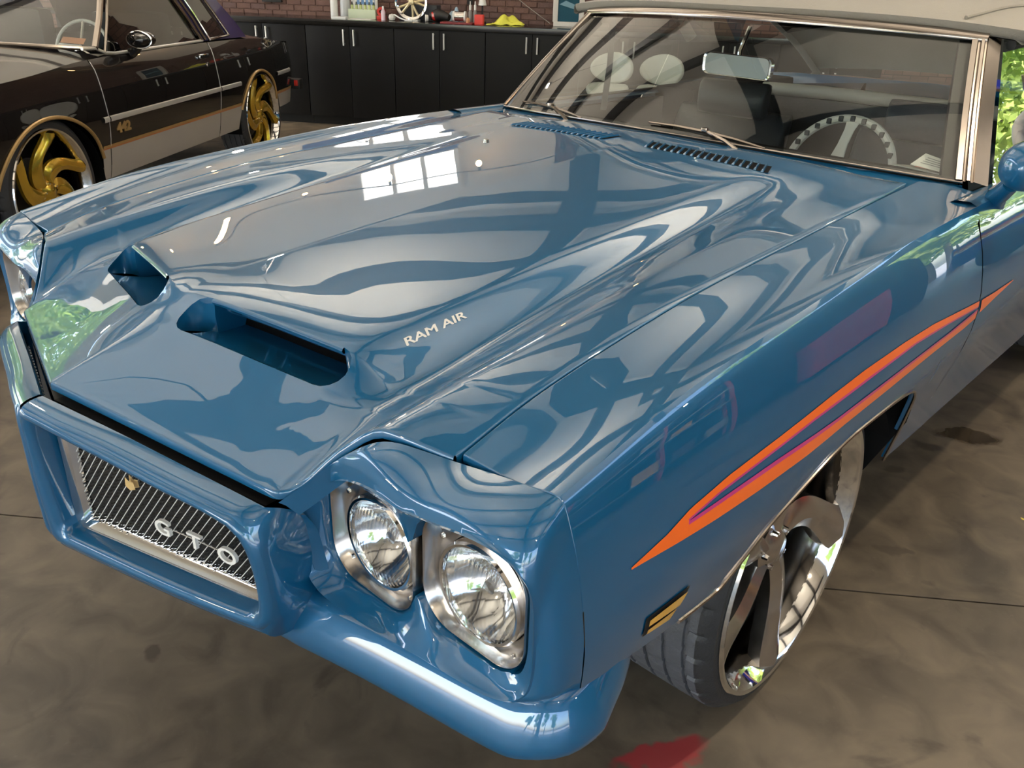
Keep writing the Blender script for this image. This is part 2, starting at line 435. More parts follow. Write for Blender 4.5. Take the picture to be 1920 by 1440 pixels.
# back wall: brick to 1.95 m, cream metal panel above with dark girts
def brickmat():
    m = pmat('brick_wall_field', (.12, .066, .054), (.16, .09, .075), rough=.85)
    t = m.node_tree; b = t.nodes['Principled BSDF']
    g = t.nodes.new('ShaderNodeNewGeometry'); mp = t.nodes.new('ShaderNodeMapping')
    mp.inputs['Rotation'].default_value = (0, 0, -WA)
    sp = t.nodes.new('ShaderNodeSeparateXYZ'); cb = t.nodes.new('ShaderNodeCombineXYZ')
    t.links.new(g.outputs['Position'], mp.inputs['Vector']); t.links.new(mp.outputs[0], sp.inputs[0])
    t.links.new(sp.outputs[0], cb.inputs[0]); t.links.new(sp.outputs[2], cb.inputs[1])
    k = t.nodes.new('ShaderNodeTexBrick'); k.inputs['Scale'].default_value = 1.0
    k.inputs['Brick Width'].default_value = .164; k.inputs['Row Height'].default_value = .058; k.inputs['Mortar Size'].default_value = .004
    k.inputs['Color1'].default_value = (.115, .062, .050, 1); k.inputs['Color2'].default_value = (.165, .095, .078, 1); k.inputs['Mortar'].default_value = (.05, .036, .032, 1)
    t.links.new(cb.outputs[0], k.inputs['Vector']); t.links.new(k.outputs['Color'], b.inputs['Base Color'])
    return m
M['brickfield'] = brickmat()
wb = empty('wall_back', RW(2, -.7, 0)); wb['kind'] = 'structure'
slab('brick_field', RUA, RUB, -.80, -.632, 0, 1.95, M['brickfield'], wb)
slab('panel_field', RUA, 1.9, -.80, -.66, 1.95, RH, M['wallp'], wb)
slab('brick_upper', 1.9, RUB, -.80, -.632, 1.95, 3.3, M['brickfield'], wb)
slab('panel_upper', 1.9, RUB, -.80, -.66, 3.3, RH, M['wallp'], wb)
bm_ = boxm((0, 0, 0), .156, .020, .051, [[CU, SU, 0], [SU, -CU, 0], [0, 0, 1]], .004)
bmesh_ = {}
for key in ('brick', 'brick_b'):
    me = bpy.data.meshes.new('brick'); me.from_pydata(np.array(bm_[0]).tolist(), [], bm_[1]); me.materials.append(M[key]); bmesh_[key] = me
def bricks(u0, u1, z0, z1):
    r0 = int(math.floor((z0-1.0)/.058)); r1 = int(math.ceil((z1-1.0)/.058))
    for r in range(r0, r1):
        off = .082*(r % 2)
        k0 = int(math.floor((u0-off)/.164)); k1 = int(math.ceil((u1-off)/.164))
        for k in range(k0, k1):
            o = bpy.data.objects.new('brick', bmesh_[random.choice(('brick', 'brick', 'brick_b'))])
            link(o, wb, RW(off+(k+.5)*.164, -.630+random.uniform(-.002, .002), 1.0+(r+.5)*.058))
bricks(-1.7, 2.55, 1.02, 1.30)
bricks(5.1, 6.75, 1.22, 1.46)
# openings are left between the piers of the other walls
def pier(name, mb): return mb.build(name, M['wallp'], smooth=False, kind='structure')
m_ = MB()
slabmb(m_, RUA-.15, RUA, RNA-.18, -.45, 0, RH); slabmb(m_, RUA-.15, RUA, 8.5, RNB, 0, RH); slabmb(m_, RUA-.15, RUA, -.45, 8.5, 3.5, RH)
pier('wall_left', m_)
m_ = MB()
slabmb(m_, RUB, RUB+.15, RNA-.18, -.5, 0, RH); slabmb(m_, RUB, RUB+.15, 2.6, RNB, 0, RH); slabmb(m_, RUB, RUB+.15, -.5, 2.6, 3.5, RH)
m_.build('wall_right', pmat('charcoal_wall_panel', (.035, .034, .034), (.05, .048, .047), scale=1.5, rough=.6), smooth=False, kind='structure')
m_ = MB()
slabmb(m_, RUA, -6.2, RNB, RNB+.15, 0, RH); slabmb(m_, 1.6, 2.4, RNB, RNB+.15, 0, RH); slabmb(m_, 9.8, RUB, RNB, RNB+.15, 0, RH); slabmb(m_, -6.2, 1.6, RNB, RNB+.15, 3.2, RH); slabmb(m_, 2.4, 9.8, RNB, RNB+.15, 3.2, RH)
pier('wall_front', m_)
# low-pitched ceiling of ribbed cream panels, ridge along u
rid = (RNA+RNB)/2
RZ = 5.4
def cz(n): return RZ-(RZ-RH)*abs(n-rid)/(rid-RNA)
ce = empty('ceiling', RW(2, rid, RH)); ce['kind'] = 'structure'
m_ = MB()
for n0, n1 in ((RNA-.2, rid), (rid, RNB+.2)):
    P = [[RW(u, n, cz(n)+dz) for u in (RUA-.2, RUB+.2)] for n, dz in ((n0, 0), (n1, 0))]
    m_.grid(P)
    P2 = [[RW(u, n, cz(n)+.12) for u in (RUA-.2, RUB+.2)] for n in (n0, n1)]
    m_.grid(P2, True)
m_.build('roof_panel', M['ceil'], ce, smooth=False)
# purlins (along u) and rafters (along n)
for n in (.05, 1.45, 2.9, 4.35, 6.6, 9.2, 11.8):
    z = cz(n)
    slab('purlin', RUA, RUB, n-.11, n+.11, z-.20, z-.005, M['steel'], ce)
for u in (-4.6, 2.35, 7.6):
    for n0, n1 in ((RNA, rid), (rid, RNB)):
        m_ = MB()
        for w_, d0, d1 in ((.30, .24, .20), (.05, .52, .24), (.30, .56, .52)):
            P = []
            for uu in (u-w_/2, u+w_/2):
                for n in (n0, n1):
                    for dz in (-d0, -d1): P.append(RW(uu, n, cz(n)+dz))
            m_.add(P, [f[::-1] for f in [[0, 1, 3, 2], [4, 6, 7, 5], [0, 4, 5, 1], [2, 3, 7, 6], [0, 2, 6, 4], [1, 5, 7, 3]]])
        m_.build('rafter', M['steel'], ce, smooth=False)
for u in (-4.6, 2.35, 7.6):
    m_ = MB()
    slabmb(m_, u-.15, u+.15, RNA-.03, RNA+.0, 1.95, RH); slabmb(m_, u-.025, u+.025, RNA, RNA+.22, 1.95, RH); slabmb(m_, u-.15, u+.15, RNA+.22, RNA+.25, 1.95, RH)
    m_.build('steel_column', M['steel'], wb, smooth=False)
for z in (4.16,):
    slab('wall_girt', RUA, RUB, RNA-.03, RNA+.09, z, z+.18, M['steel'], wb)
# high window in the back wall, frame and three panes that glow in place of daylight
M['skyglow'] = emis('glowing_window_pane', (1.0, .98, .93), 5.0)
wf = empty('window_1', RW(.1, -.62, 2.72)); wf['kind'] = 'structure'
wu0, wu1, wz0, wz1 = -.50, .72, 2.72, 3.36
m_ = MB()
slabmb(m_, wu0-.05, wu1+.05, -.66, -.60, wz0-.05, wz0); slabmb(m_, wu0-.05, wu1+.05, -.66, -.60, wz1, wz1+.05)
for a in (wu0-.05, wu0+.39, wu0+.79, wu1): slabmb(m_, a, a+.05, -.66, -.60, wz0, wz1)
m_.build('window_frame', M['white_plastic'], wf, smooth=False)
for a, b in ((wu0, wu0+.39), (wu0+.44, wu0+.79), (wu0+.84, wu1)):
    slab('pane', a, b, -.655, -.645, wz0, wz1, M['skyglow'], wf)
m_ = MB(); slabmb(m_, -1.0, .75, -.655, -.635, 2.08, 2.62)
m_.build('banner', pmat('blue_banner_cloth', (.012, .035, .17), (.016, .045, .20), scale=4, rough=.7), smooth=False, label='plain blue cloth banner hung on the back wall below the window', cat='banner')
# hanging work lights: housing, tube, lamp and upward fill added to brighten the ceiling
def pendant(u, n, where, fill_power):
    z = 3.25
    t = empty('pendant_light', RW(u, n, z), 'round white work light hung on a rod '+where, 'lamp', 'round work lights under the roof')
    c = RW(u, n, z)
    add('shade', *lathe([(.055, .0), (.065, .0), (.062, .035), (.045, .075), (.02, .085), (0, .085)], c, 'z', 24), M['white_plastic'], t)
    add('diffuser', *lathe([(0, -.012), (.03, -.010), (.052, .004)], c, 'z', 20), M['tube'], t)
    add('rod', *tube([RW(u, n, z+.08), RW(u, n, cz(n))], .006), M['steel'], t)
    for up in (0, 1):
        L = bpy.data.lights.new('lamp_and_fill_light', 'AREA'); L.shape = 'DISK'; L.size = .10
        L.energy = fill_power if up else (48 if (n == 6.6 and u > 4) else LAMP_DN); L.color = (1, .93, .82) if up else (1, .84, .62)
        o = bpy.data.objects.new('lamp_and_fill_light', L); link(o, t, RW(u, n, z+(.092 if up else -.016)))
        o.rotation_euler = (PI if up else 0, 0, WA)
LAMP_DN = 12
M['tube'] = emis('lit_diffuser', (1, .95, .86), 20.0)
for n, row, pw in ((2.45, 'over the cabinet side', 270), (6.6, 'below the ridge', 95), (10.8, 'over the front doors', 60)):
    for u, side_ in ((-4.2, 'near the left doorway'), (0, 'above the coupe bay'), (4.9, 'above the convertible bay'), (8.6, 'near the right doorway')):
        pendant(u, n, row+' '+side_, pw)
# warm festoon bulbs on a cable
fest = empty('festoon_string', RW(-1.1, -.25, 2.9), 'black cable of small warm glass bulbs strung along the back wall', 'string lights')
def bulb(u, n, z):
    t = MB().lathe([(.0, -.115), (.022, -.108), (.038, -.075), (.032, -.045), (.013, -.02), (.0, -.02)], RW(u, n, z), n=14).build('bulb', M['bulb'], fest)
    MB().lathe([(.0, .03), (.015, .03), (.015, -.02), (.0, -.02)], RW(u, n, z), n=10).build('socket', M['black'], t)
M['bulb'] = emis('warm_bulb', (1, .58, .22), 60)
cab = []
for i in range(9):
    u = -5.5+i*1.1; z = 3.05-.10*math.sin(PI*(i % 3)/2)
    cab.append(RW(u, -.25, z+.0365)); bulb(u, -.25, z)
add('cable', *tube(cab, .006, 6), M['black'], fest)
# ================================================================== cabinets, worktop and what stands on it
R3 = [[CU, SU, 0], [SU, -CU, 0], [0, 0, 1]]
CT = 1.02
def cabinet(k):
    c = .096+.926*k; u0, u1 = c-.463, c+.463
    where = {-3: 'behind the black coupe hood', -2: 'behind the black coupe cabin', -1: 'behind the black coupe tail', 0: 'below the bottle rack', 1: 'below the gold display wheel', 2: 'below the yellow cloth', 3: 'below the framed picture', 4: 'behind the white stools', 5: 'beside the right-hand brick bay'}[k]
    t = empty('base_cabinet', RW(c, -.3, 0), 'black laminate base cabinet with two plain doors '+where, 'cabinet', 'black base cabinets under the worktop')
    m = MB(); slabmb(m, u0+.002, u1-.002, -.58, -.022, .085, .965); m.build('carcass', M['cabinet'], t, smooth=False)
    m = MB(); slabmb(m, u0+.002, u1-.002, -.58, -.07, 0, .085); m.build('toe_kick', M['cabinet'], t, smooth=False)
    for s in (-1, 1):
        a, b = (u0+.004, c-.0025) if s < 0 else (c+.0025, u1-.004)
        V, F = boxm(RW((a+b)/2, -.011, .525), b-a, .02, .87, R3, .003)
        d = add('door', V, F, M['cabinet'], t)
        hu = c+s*.053
        m = MB()
        m.tube([RW(hu, .03, .785), RW(hu, .03, .935)], .0085, 10)
        m.tube([RW(hu, .0, .80), RW(hu, .03, .80)], .005, 6).tube([RW(hu, .0, .92), RW(hu, .03, .92)], .005, 6)
        m.build('handle', M['handle'], d)
for k in range(-3, 6): cabinet(k)
V, F = boxm(RW(1.0, -.288, .993), 8.6, .615, .054, R3, .004)
add('worktop', V, F, M['counter'], label='long glossy black worktop lying across the base cabinets', cat='worktop')
def lz(name, prof, u, n, mat, parent=None, seg=18, z=CT, **kw):
    return add(name, *lathe(prof, RW(u, n, z), 'z', seg), mat, parent, **kw)
# rack of small bottles with a poster card behind
t = empty('bottle_rack', RW(.13, -.36, CT), 'white stepped rack of small green-labelled bottles with a blue-topped card', 'rack')
m = MB(); m.box(RW(.13, -.37, CT+.045), .29, .14, .09, R3, .004); m.build('rack_body', pmat('pale_green_card', (.50, .60, .42), (.62, .68, .52), rough=.6), t)
m = MB(); m.box(RW(.11, -.46, CT+.15), .28, .012, .26, R3, .003); m.build('card', M['white_plastic'], t)
m = MB(); m.box(RW(.12, -.452, CT+.18), .20, .006, .10, R3); m.build('card_print', pmat('blue_print', (.10, .22, .50), (.2, .36, .62), rough=.5), t, smooth=False)
M['bottle_g'] = pmat('green_label', (.42, .50, .18), (.55, .60, .30), rough=.4)
M['bottle_d'] = pmat('dark_bottle', (.03, .035, .03), (.05, .05, .04), rough=.25)
for i in range(6):
    u = .02+i*.046
    b = lz('bottle', [(0, .09), (.015, .09), (.015, .13), (.0, .13)], u, -.33, M['bottle_g'], t, 10)
    lz('bottle_neck', [(.015, .13), (.008, .142), (.007, .16), (0, .16)], u, -.33, M['bottle_d'], b, 10)
    lz('bottle_cap', [(.009, .158), (.009, .178), (0, .178)], u, -.33, M['white_plastic'], b, 10)
t = empty('spray_bottle', RW(-.13, -.24, CT), 'tall white cylindrical bottle beside the bottle rack', 'bottle')
lz('bottle_body', [(0, 0), (.035, 0), (.037, .01), (.037, .17), (.020, .20), (.014, .21)], -.14, -.24, M['white_plastic'], t)
lz('bottle_cap', [(.016, .205), (.016, .25), (0, .255)], -.14, -.24, M['white_plastic'], t)
t = empty('clear_jug', RW(-.06, -.33, CT), 'clear pale plastic jug behind the tall white bottle', 'jug')
lz('jug_body', [(0, 0), (.05, 0), (.053, .02), (.05, .17), (.035, .20), (.02, .22)], -.095, -.44, pmat('cloudy_plastic', (.48, .50, .52), (.55, .57, .58), rough=.2), t)
lz('jug_cap', [(.022, .215), (.022, .24), (0, .24)], -.095, -.44, M['white_plastic'], t)
m = MB(); m.box(RW(-.04, -.13, CT+.012), .15, .09, .024, R3, .006); m.build('white_tray', M['white_plastic'], label='small white tray on the worktop before the bottles', cat='tray')
m = MB(); m.box(RW(.17, -.17, CT+.004), .24, .14, .008, R3, .002); m.build('paper_sheet', M['paper'], label='flat white paper sheet lying before the bottle rack', cat='paper')
t = empty('tape_dispenser', RW(.33, -.32, CT), 'red round tape reel with dark centre beside the bottle rack', 'tape')
add('reel', *lathe([(.018, -.02), (.042, -.02), (.042, .02), (.018, .02), (.018, -.02)], RW(.33, -.33, CT+.075), 'y', 22, [[CU, SU, 0], [SU, -CU, 0], [0, 0, 1]]), M['red'], t)
m = MB(); m.box(RW(.33, -.33, CT+.018), .09, .05, .036, R3, .005); m.build('reel_stand', M['red'], t)
t = empty('pump_bottle', RW(.40, -.2, CT), 'slim pale pink bottle with a white pump top', 'bottle')
lz('bottle_body', [(0, 0), (.022, 0), (.022, .08), (.012, .10), (.008, .11)], .385, -.22, pmat('pink_plastic', (.62, .48, .55), (.7, .56, .62), rough=.3), t, 14)
lz('pump_top', [(.010, .105), (.010, .13), (0, .135)], .385, -.22, M['white_plastic'], t, 12)
t = empty('power_lead', RW(.56, -.2, CT), 'curled white power lead and a cotton ball beside the pump bottle', 'lead')
m = MB(); m.tube(resample([RW(.47, -.24, CT+.03), RW(.50, -.22, CT+.055), RW(.56, -.2, CT+.03), RW(.64, -.17, CT+.012), RW(.70, -.16, CT+.008)], 24), .007, 8)
m.build('lead_cable', M['white_plastic'], t)
lz('cotton_ball', [(0, 0), (.028, .006), (.036, .03), (.028, .055), (0, .064)], .47, -.24, M['paper'], t)  # white cotton ball set against the lead
# gold display wheel standing on edge
def display_wheel(u, n, rr):
    t = empty('display_wheel', RW(u, n, CT), 'small gold five-spoke wheel with chrome rim standing upright on the worktop', 'wheel')
    c = RW(u, n, CT+rr+.012)
    Rw = [[CU, SU, 0], [SU, -CU, 0], [0, 0, 1]]
    add('rim', *lathe([(rr*.80, -.03), (rr*.84, .03), (rr*.90, .04), (rr, .045), (rr, -.04), (rr*.9, -.045), (rr*.80, -.03)], c, 'y', 48, Rw), M['chrome'], t)
    for k in range(5):
        a = 2*PI*k/5+.35
        P = []
        for f in (0.12, .45, .85):
            for s in (-1, 1):
                pass
        m = MB()
        for side in (-1, 1):
            a2 = a+side*.20
            p0 = np.array([rr*.18*math.sin(a), .02, rr*.18*math.cos(a)]); p1 = np.array([rr*.84*math.sin(a2), .015, rr*.84*math.cos(a2)])
            pts = [np.array(Rw) @ (p0+(p1-p0)*f)+np.array(c) for f in (0, .5, 1)]
            m.tube(pts, [rr*.09, rr*.07, rr*.075], 8)
        m.build('spoke', pmat('champagne_gold', (.66, .55, .32), (.74, .63, .40), rough=.3, metal=.5) if k == 0 else bpy.data.materials['champagne_gold'], t)
    add('hub', *lathe([(0, .045), (rr*.16, .04), (rr*.2, .0), (0, .0)], c, 'y', 20, Rw), bpy.data.materials['champagne_gold'], t)
    m = MB(); m.box(RW(u, n, CT+.008), .14, .10, .016, R3, .004); m.build('foot', M['white_plastic'], t)
display_wheel(.665, -.30, .165)
m = MB(); m.box(RW(.70, -.46, CT+.075), .40, .16, .15, R3, .012); m.build('storage_case', pmat('slate_plastic', (.030, .032, .040), (.04, .042, .052), rough=.5), label='dark slate plastic case behind the gold display wheel', cat='case')
# polishing kit
t = empty('polisher', RW(.99, -.28, CT), 'black handheld polisher with a red band lying on the worktop', 'polisher')
add('motor', *tube(resample([RW(.86, -.28, CT+.05), RW(.93, -.28, CT+.065), RW(1.0, -.27, CT+.06), RW(1.06, -.25, CT+.045)], 14), np.r_[np.linspace(.035, .058, 5), np.linspace(.058, .03, 9)], 14), M['black'], t)
add('band', *tube([RW(.885, -.28, CT+.055), RW(.91, -.28, CT+.06)], [.046, .054], 14), M['redlens'], t)
add('pad', *tube([RW(.82, -.23, CT+.035), RW(.845, -.24, CT+.035)], [.034, .030], 16), M['paper'], t)
def cloth(name, u, n, su_, sn_, hz, mat, seed, **kw):
    rnd = np.random.RandomState(seed); nn = 22; ph = rnd.rand(6)*6.28
    P = np.zeros((nn, nn, 3))
    for i in range(nn):
        for j in range(nn):
            x, y = i/(nn-1)*2-1, j/(nn-1)*2-1
            r = min(1, math.hypot(x, y))
            e = .82+.18*math.sin(3*math.atan2(y, x)+ph[0])
            h = hz*max(0, 1-r*r)*(.62+.38*math.sin(5*x+ph[1])*math.cos(4*y+ph[2]))+.010*(1+math.sin(9*x+7*y+ph[3]))*.5
            P[i, j] = RW(u+x*su_*e, n+y*sn_*e, CT+.004+h)
    V, F = grid(P)
    o = add(name, V, F, mat, sharp=80, **kw)
    md = o.modifiers.new('thickness', 'SOLIDIFY'); md.thickness = .004; md.offset = 1
    return o
cloth('blue_cloth', 1.08, -.47, .12, .10, .15, pmat('light_blue_microfibre', (.34, .50, .64), (.42, .58, .72), rough=.9, bump=.3), 3, label='crumpled light blue cloth heaped beside the polisher', cat='cloth')
cloth('yellow_cloth', 1.635, -.28, .185, .13, .105, pmat('yellow_microfibre', (.66, .66, .06), (.78, .76, .12), rough=.9, bump=.3), 5, label='crumpled yellow cloth lying on the worktop beside the red box', cat='cloth')
t = empty('metal_canister', RW(1.18, -.2, CT), 'squat brushed metal canister with white end caps', 'canister')
add('canister_body', *tube([RW(1.14, -.16, CT+.067), RW(1.24, -.16, CT+.067)], .045, 18), M['brushed'], t)
add('end_cap', *tube([RW(1.125, -.16, CT+.067), RW(1.142, -.16, CT+.067)], .05, 18), M['white_plastic'], t)
add('end_cap', *tube([RW(1.238, -.16, CT+.067), RW(1.255, -.16, CT+.067)], .05, 18), M['white_plastic'], t)
for i, u in enumerate((1.245, 1.295)):
    t = empty('spray_bottle', RW(u, -.38, CT), 'slim clear spray bottle with a white neck, one of two side by side', 'bottle', 'pair of slim spray bottles')
    lz('bottle_body', [(0, 0), (.019, 0), (.019, .10), (.010, .125)], u, -.38, pmat('smoky_plastic', (.20, .18, .17), (.26, .24, .23), rough=.2), t, 14)
    lz('bottle_neck', [(.012, .12), (.012, .165), (.006, .17), (.005, .20), (0, .20)], u, -.38, M['white_plastic'], t, 12)
t = empty('table_lamp', RW(1.36, -.42, CT), 'small lamp with a white flared shade on a dark stem', 'lamp')
lz('shade', [(.026, .24), (.042, .165), (.040, .165), (.024, .238)], 1.36, -.42, M['white_plastic'], t)
lz('stem', [(0, 0), (.04, 0), (.04, .012), (.010, .02), (.010, .20), (0, .20)], 1.36, -.42, M['black'], t)
m = MB(); m.box(RW(1.175, -.14, CT+.008), .32, .16, .016, R3, .004); m.build('red_tray', pmat('dark_red_mat', (.16, .010, .014), (.2, .014, .018), rough=.4), label='thin dark red mat under the small bottles', cat='mat')
m = MB(); m.box(RW(1.385, -.17, CT+.045), .085, .075, .09, R3, .006); m.build('red_box', pmat('bright_red_card', (.66, .045, .035), (.74, .06, .045), rough=.5), label='small bright red box between the bottles and yellow cloth', cat='box')
t = empty('tan_bottle', RW(1.285, -.11, CT+.016), 'tiny tan bottle standing on the red mat', 'bottle')
lz('bottle_body', [(0, .016), (.018, .016), (.018, .05), (.01, .06), (0, .062)], 1.285, -.11, pmat('tan_plastic', (.5, .24, .12), (.58, .3, .16), rough=.4), t, 12)
# framed picture leaning on the wall
t = empty('framed_picture', RW(2.23, -.40, CT), 'white framed teal picture leaning against the brick wall', 'picture')
m = MB()
for cu, cz_, a, b in ((2.23, .022, .29, .044), (2.23, .40, .29, .044), (2.10, .21, .05, .34), (2.36, .21, .05, .34)):
    m.box(RW(cu, -.43-.05*cz_, CT+cz_), a, .025, b, R3, .004)
m.build('frame', pmat('off_white_frame', (.58, .55, .50), (.64, .61, .56), rough=.5), t)
def picmat():
    m = pmat('seascape_print', (.006, .045, .075), (.014, .08, .12), scale=6, rough=.5, spec=.2)
    return m
m = MB(); m.box(RW(2.23, -.445, CT+.21), .215, .008, .34, R3); m.build('print', picmat(), t, smooth=False)
m = MB(); m.add([RW(2.135, -.440, CT+.20), RW(2.325, -.440, CT+.15), RW(2.325, -.440, CT+.19), RW(2.20, -.440, CT+.235)], [[0, 1, 2, 3]]); m.build('print_highlight', pmat('pale_sea', (.10, .22, .28), (.15, .28, .34), rough=.3), t, smooth=False)
# cable hanging down the brick wall
add('wall_cable', *tube(resample([RW(1.25, -.600, 1.62), RW(1.62, -.605, 1.30), RW(2.03, -.58, 1.035)], 20), .004, 6), pmat('grey_cable', (.30, .27, .25), (.36, .33, .30), rough=.5), label='thin grey cable slanting down the brick wall', cat='cable')
m = MB(); m.box(RW(1.19, -.605, 1.24), .055, .03, .11, R3, .004); m.build('wall_switch', M['black'], label='small black switch box on the brick wall above the bottles', cat='switch')
m = MB(); m.box(RW(-.97, -.60, 1.215), .22, .04, .16, R3, .004); m.build('wall_plate', M['black'], label='black rectangular box on the brick wall above the coupe tail', cat='box')
# two white stools before the cabinets
def stool(x, y, face, label):
    t = empty('bar_stool', (x, y, 0), label, 'stool', 'white shell stools')
    zs = .555
    add('base', *lathe([(0, 0), (.20, 0), (.205, .008), (.16, .02), (.04, .035), (.03, .05), (0, .05)], (x, y, 0), 'z', 32), M['chrome'], t)
    add('column', *lathe([(.028, .04), (.028, .30), (.020, .30), (.020, zs-.03), (0, zs-.03)], (x, y, 0), 'z', 18), M['chrome'], t)
    c, s = math.cos(face), math.sin(face)
    def L(a, b, z): return (x+a*c-b*s, y+a*s+b*c, z)   # a sideways, b forwards
    P = []
    for i in range(15):
        row = []
        for j in range(15):
            a = (i/14*2-1); b = j/14*2-1
            r = max(abs(a), abs(b)); q = math.hypot(a, b) or 1
            aa, bb = a*r/q, b*r/q
            row.append(L(aa*.19, bb*.17, zs+.05*aa*aa-.035*bb+.02*bb*bb))
        P.append(row)
    o = add('seat', *grid(np.array(P), True), M['white_vinyl'], t, sharp=80)
    md = o.modifiers.new('padding', 'SOLIDIFY'); md.thickness = .045; md.offset = 0
    md = o.modifiers.new('soft', 'SUBSURF'); md.levels = 1; md.render_levels = 1
    P = []
    for i in range(17):
        row = []
        for j in range(11):
            a = i/16*2-1; b = j/10*2-1
            r = max(abs(a), abs(b)); q = math.hypot(a, b) or 1
            aa, bb = a*r/q, b*r/q
            row.append(L(aa*.20, -.155-.02*bb+.09*aa*aa, zs+.20+bb*.13))
        P.append(row)
    o = add('backrest', *grid(np.array(P)), M['white_vinyl'], t, sharp=80)
    md = o.modifiers.new('padding', 'SOLIDIFY'); md.thickness = .04; md.offset = 0
    md = o.modifiers.new('soft', 'SUBSURF'); md.levels = 1; md.render_levels = 1
    add('back_stem', *tube([L(0, -.10, zs-.03), L(0, -.17, zs+.0), L(0, -.185, zs+.12)], .014, 8), M['chrome'], t)
    add('lever', *tube([L(0, 0, zs-.05), L(.13, .02, zs-.07), L(.17, .02, zs-.075)], .006, 6), M['chrome'], t)
_sf = .30
stool(-3.40, 4.80, PI+_sf, 'white shell-back stool on a chrome stem, farther from the blue car seat')
stool(-3.04, 5.05, PI+_sf, 'white shell-back stool on a chrome stem, half behind a seat-belt strap')
# ================================================================== the blue convertible (x: driver's side +, y: towards the tail, z up)
car = empty('convertible_car', (0, 1.4, 0), 'metallic blue two-door convertible with cream soft top and orange side stripes', 'car')
def part(name, VF, mat, parent=car, **kw): return add(name, VF[0], VF[1], mat, parent, **kw)
def both(name, VF, mat, parent=None, **kw):
    a = part(name, VF, mat, parent or car, **kw); b = part(name, mir(VF), mat, parent or car, **kw); return a, b
# ---- hood: eight z-profiles along y, blended across x
HXC = [0, .05, .30, .40, .49, .545, .60, .712]
HCOL = [
 ([-1.112, -.926, -.90, -.858, -.80, -.70, -.40, 0, .30, .45, .62], [.865, .931, .944, .971, .981, .988, 1.015, 1.050, 1.074, 1.087, 1.099]),
 ([-1.100, -.926, -.895, -.858, -.80, -.70, -.40, 0, .30, .45, .62], [.861, .929, .944, .971, .981, .987, 1.014, 1.049, 1.073, 1.086, 1.098]),
 ([-1.039, -.868, -.84, -.803, -.75, -.65, -.40, 0, .30, .45, .62], [.839, .912, .928, .957, .968, .977, 1.003, 1.041, 1.067, 1.081, 1.093]),
 ([-1.015, -.845, -.82, -.781, -.72, -.65, -.40, 0, .30, .45, .62], [.830, .903, .918, .947, .959, .968, .996, 1.036, 1.062, 1.077, 1.089]),
 ([-.990, -.824, -.76, -.68, -.60, -.40, 0, .30, .45, .62], [.822, .890, .900, .914, .929, .960, 1.014, 1.052, 1.070, 1.084]),
 ([-.922, -.82, -.75, -.62, -.50, -.27, 0, .18, .45, .62], [.888, .905, .917, .936, .956, .991, 1.022, 1.040, 1.066, 1.080]),
 ([-.884, -.75, -.60, -.40, -.20, 0, .30, .62], [.930, .951, .970, .994, 1.013, 1.028, 1.050, 1.075]),
 ([-.851, -.705, -.482, -.268, .041, .352, .62], [.918, .956, .991, 1.015, 1.034, 1.053, 1.072]),
]
HFX = [0, .485, .503, .535, .582, .602, .64, .712]; HFY = [-1.112, -.994, -.967, -.931, -.896, -.884, -.873, -.850]
def hyf(x): return float(np.interp(x, HFX, HFY))
def hyl(x): return -.926+(x-.05)*.231
def hyr(x): return -.858+(x-.05)*.220
def hyb(x): return .595+.030*(x/.7)**2
def hrow(x, t):
    """t 0..1 nose to scoop lip, 1..2 across the scoop mouth, 2..3 to the cowl"""
    f, l, r, b = hyf(x), max(hyl(x), hyf(x)+.02), hyr(x), hyb(x)
    r = max(r, l+.02)
    return f+(l-f)*t if t <= 1 else (l+(r-l)*(t-1) if t <= 2 else r+(b-r)*(t-2))
def hz_(x, t):
    zs = []
    for xc, (ys, zz) in zip(HXC, HCOL): zs.append(pc1(ys, zz, hrow(xc, t)))
    return pc1(HXC, zs, x)
HX = sorted(set([0, .01, .025, .05, .075, .10, .15, .20, .25, .30, .33, .355, .37, .385, .40, .41, .42, .435, .45, .465, .48, .487, .495, .505, .515, .53, .545, .56, .575, .588, .60, .612, .63, .65, .67, .69, .708]))
HT = list(np.linspace(0, 1, 11))+list(1.5-.5*np.cos(np.linspace(0, PI, 9)))[1:]+list(2+np.linspace(0, 1, 40)**1.15)[1:]
def warp_x(x, t):
    g = float(np.interp(x, [0, .05, .41, .56, .72], [0, .034, -.034, 0, 0]))
    if t <= 1: k = t**6
    elif t <= 2: k = 1-math.sqrt(max(0, 1-(2*t-3)**2))
    else: k = max(0, 1-(t-2)*9)**2
    return x+g*k
HP = np.zeros((len(HX), len(HT), 3))
for jt, t_ in enumerate(HT):
    zs_ = [pc1(ys, zz, hrow(xc, t_)) for xc, (ys, zz) in zip(HXC, HCOL)]
    wx = [warp_x(x_, t_) for x_ in HX]
    for i_, (x_, z_) in enumerate(zip(wx, pchip(HXC, zs_, wx))): HP[i_, jt] = (x_, hrow(x_, t_), z_)
# knock a gentle smoothing pass over the hood so the reflections flow
def smooth_grid(P, it, lock):
    P = P.copy()
    for _ in range(it):
        Z = P[:, :, 2]; A = Z.copy()
        A[1:-1, 1:-1] = .5*Z[1:-1, 1:-1]+.125*(Z[:-2, 1:-1]+Z[2:, 1:-1]+Z[1:-1, :-2]+Z[1:-1, 2:])
        A[lock] = Z[lock]
        P[:, :, 2] = A
    return P
i50 = HX.index(.05); i41 = HX.index(.41); j1 = 10; j2 = 18
lock = np.zeros(HP.shape[:2], bool); lock[i50-1:i41+2, j1-1:j2+2] = True; lock[:2, :j2] = True
HP = smooth_grid(HP, 1, lock)
mb = MB()
V, F = grid(HP)
nv = len(HT)
keep = []
for f in F:
    i, j = f[0]//nv, f[0] % nv
    if i50 <= i < i41 and j1 <= j < j2: continue
    keep.append(f)
mb.add(V, keep)
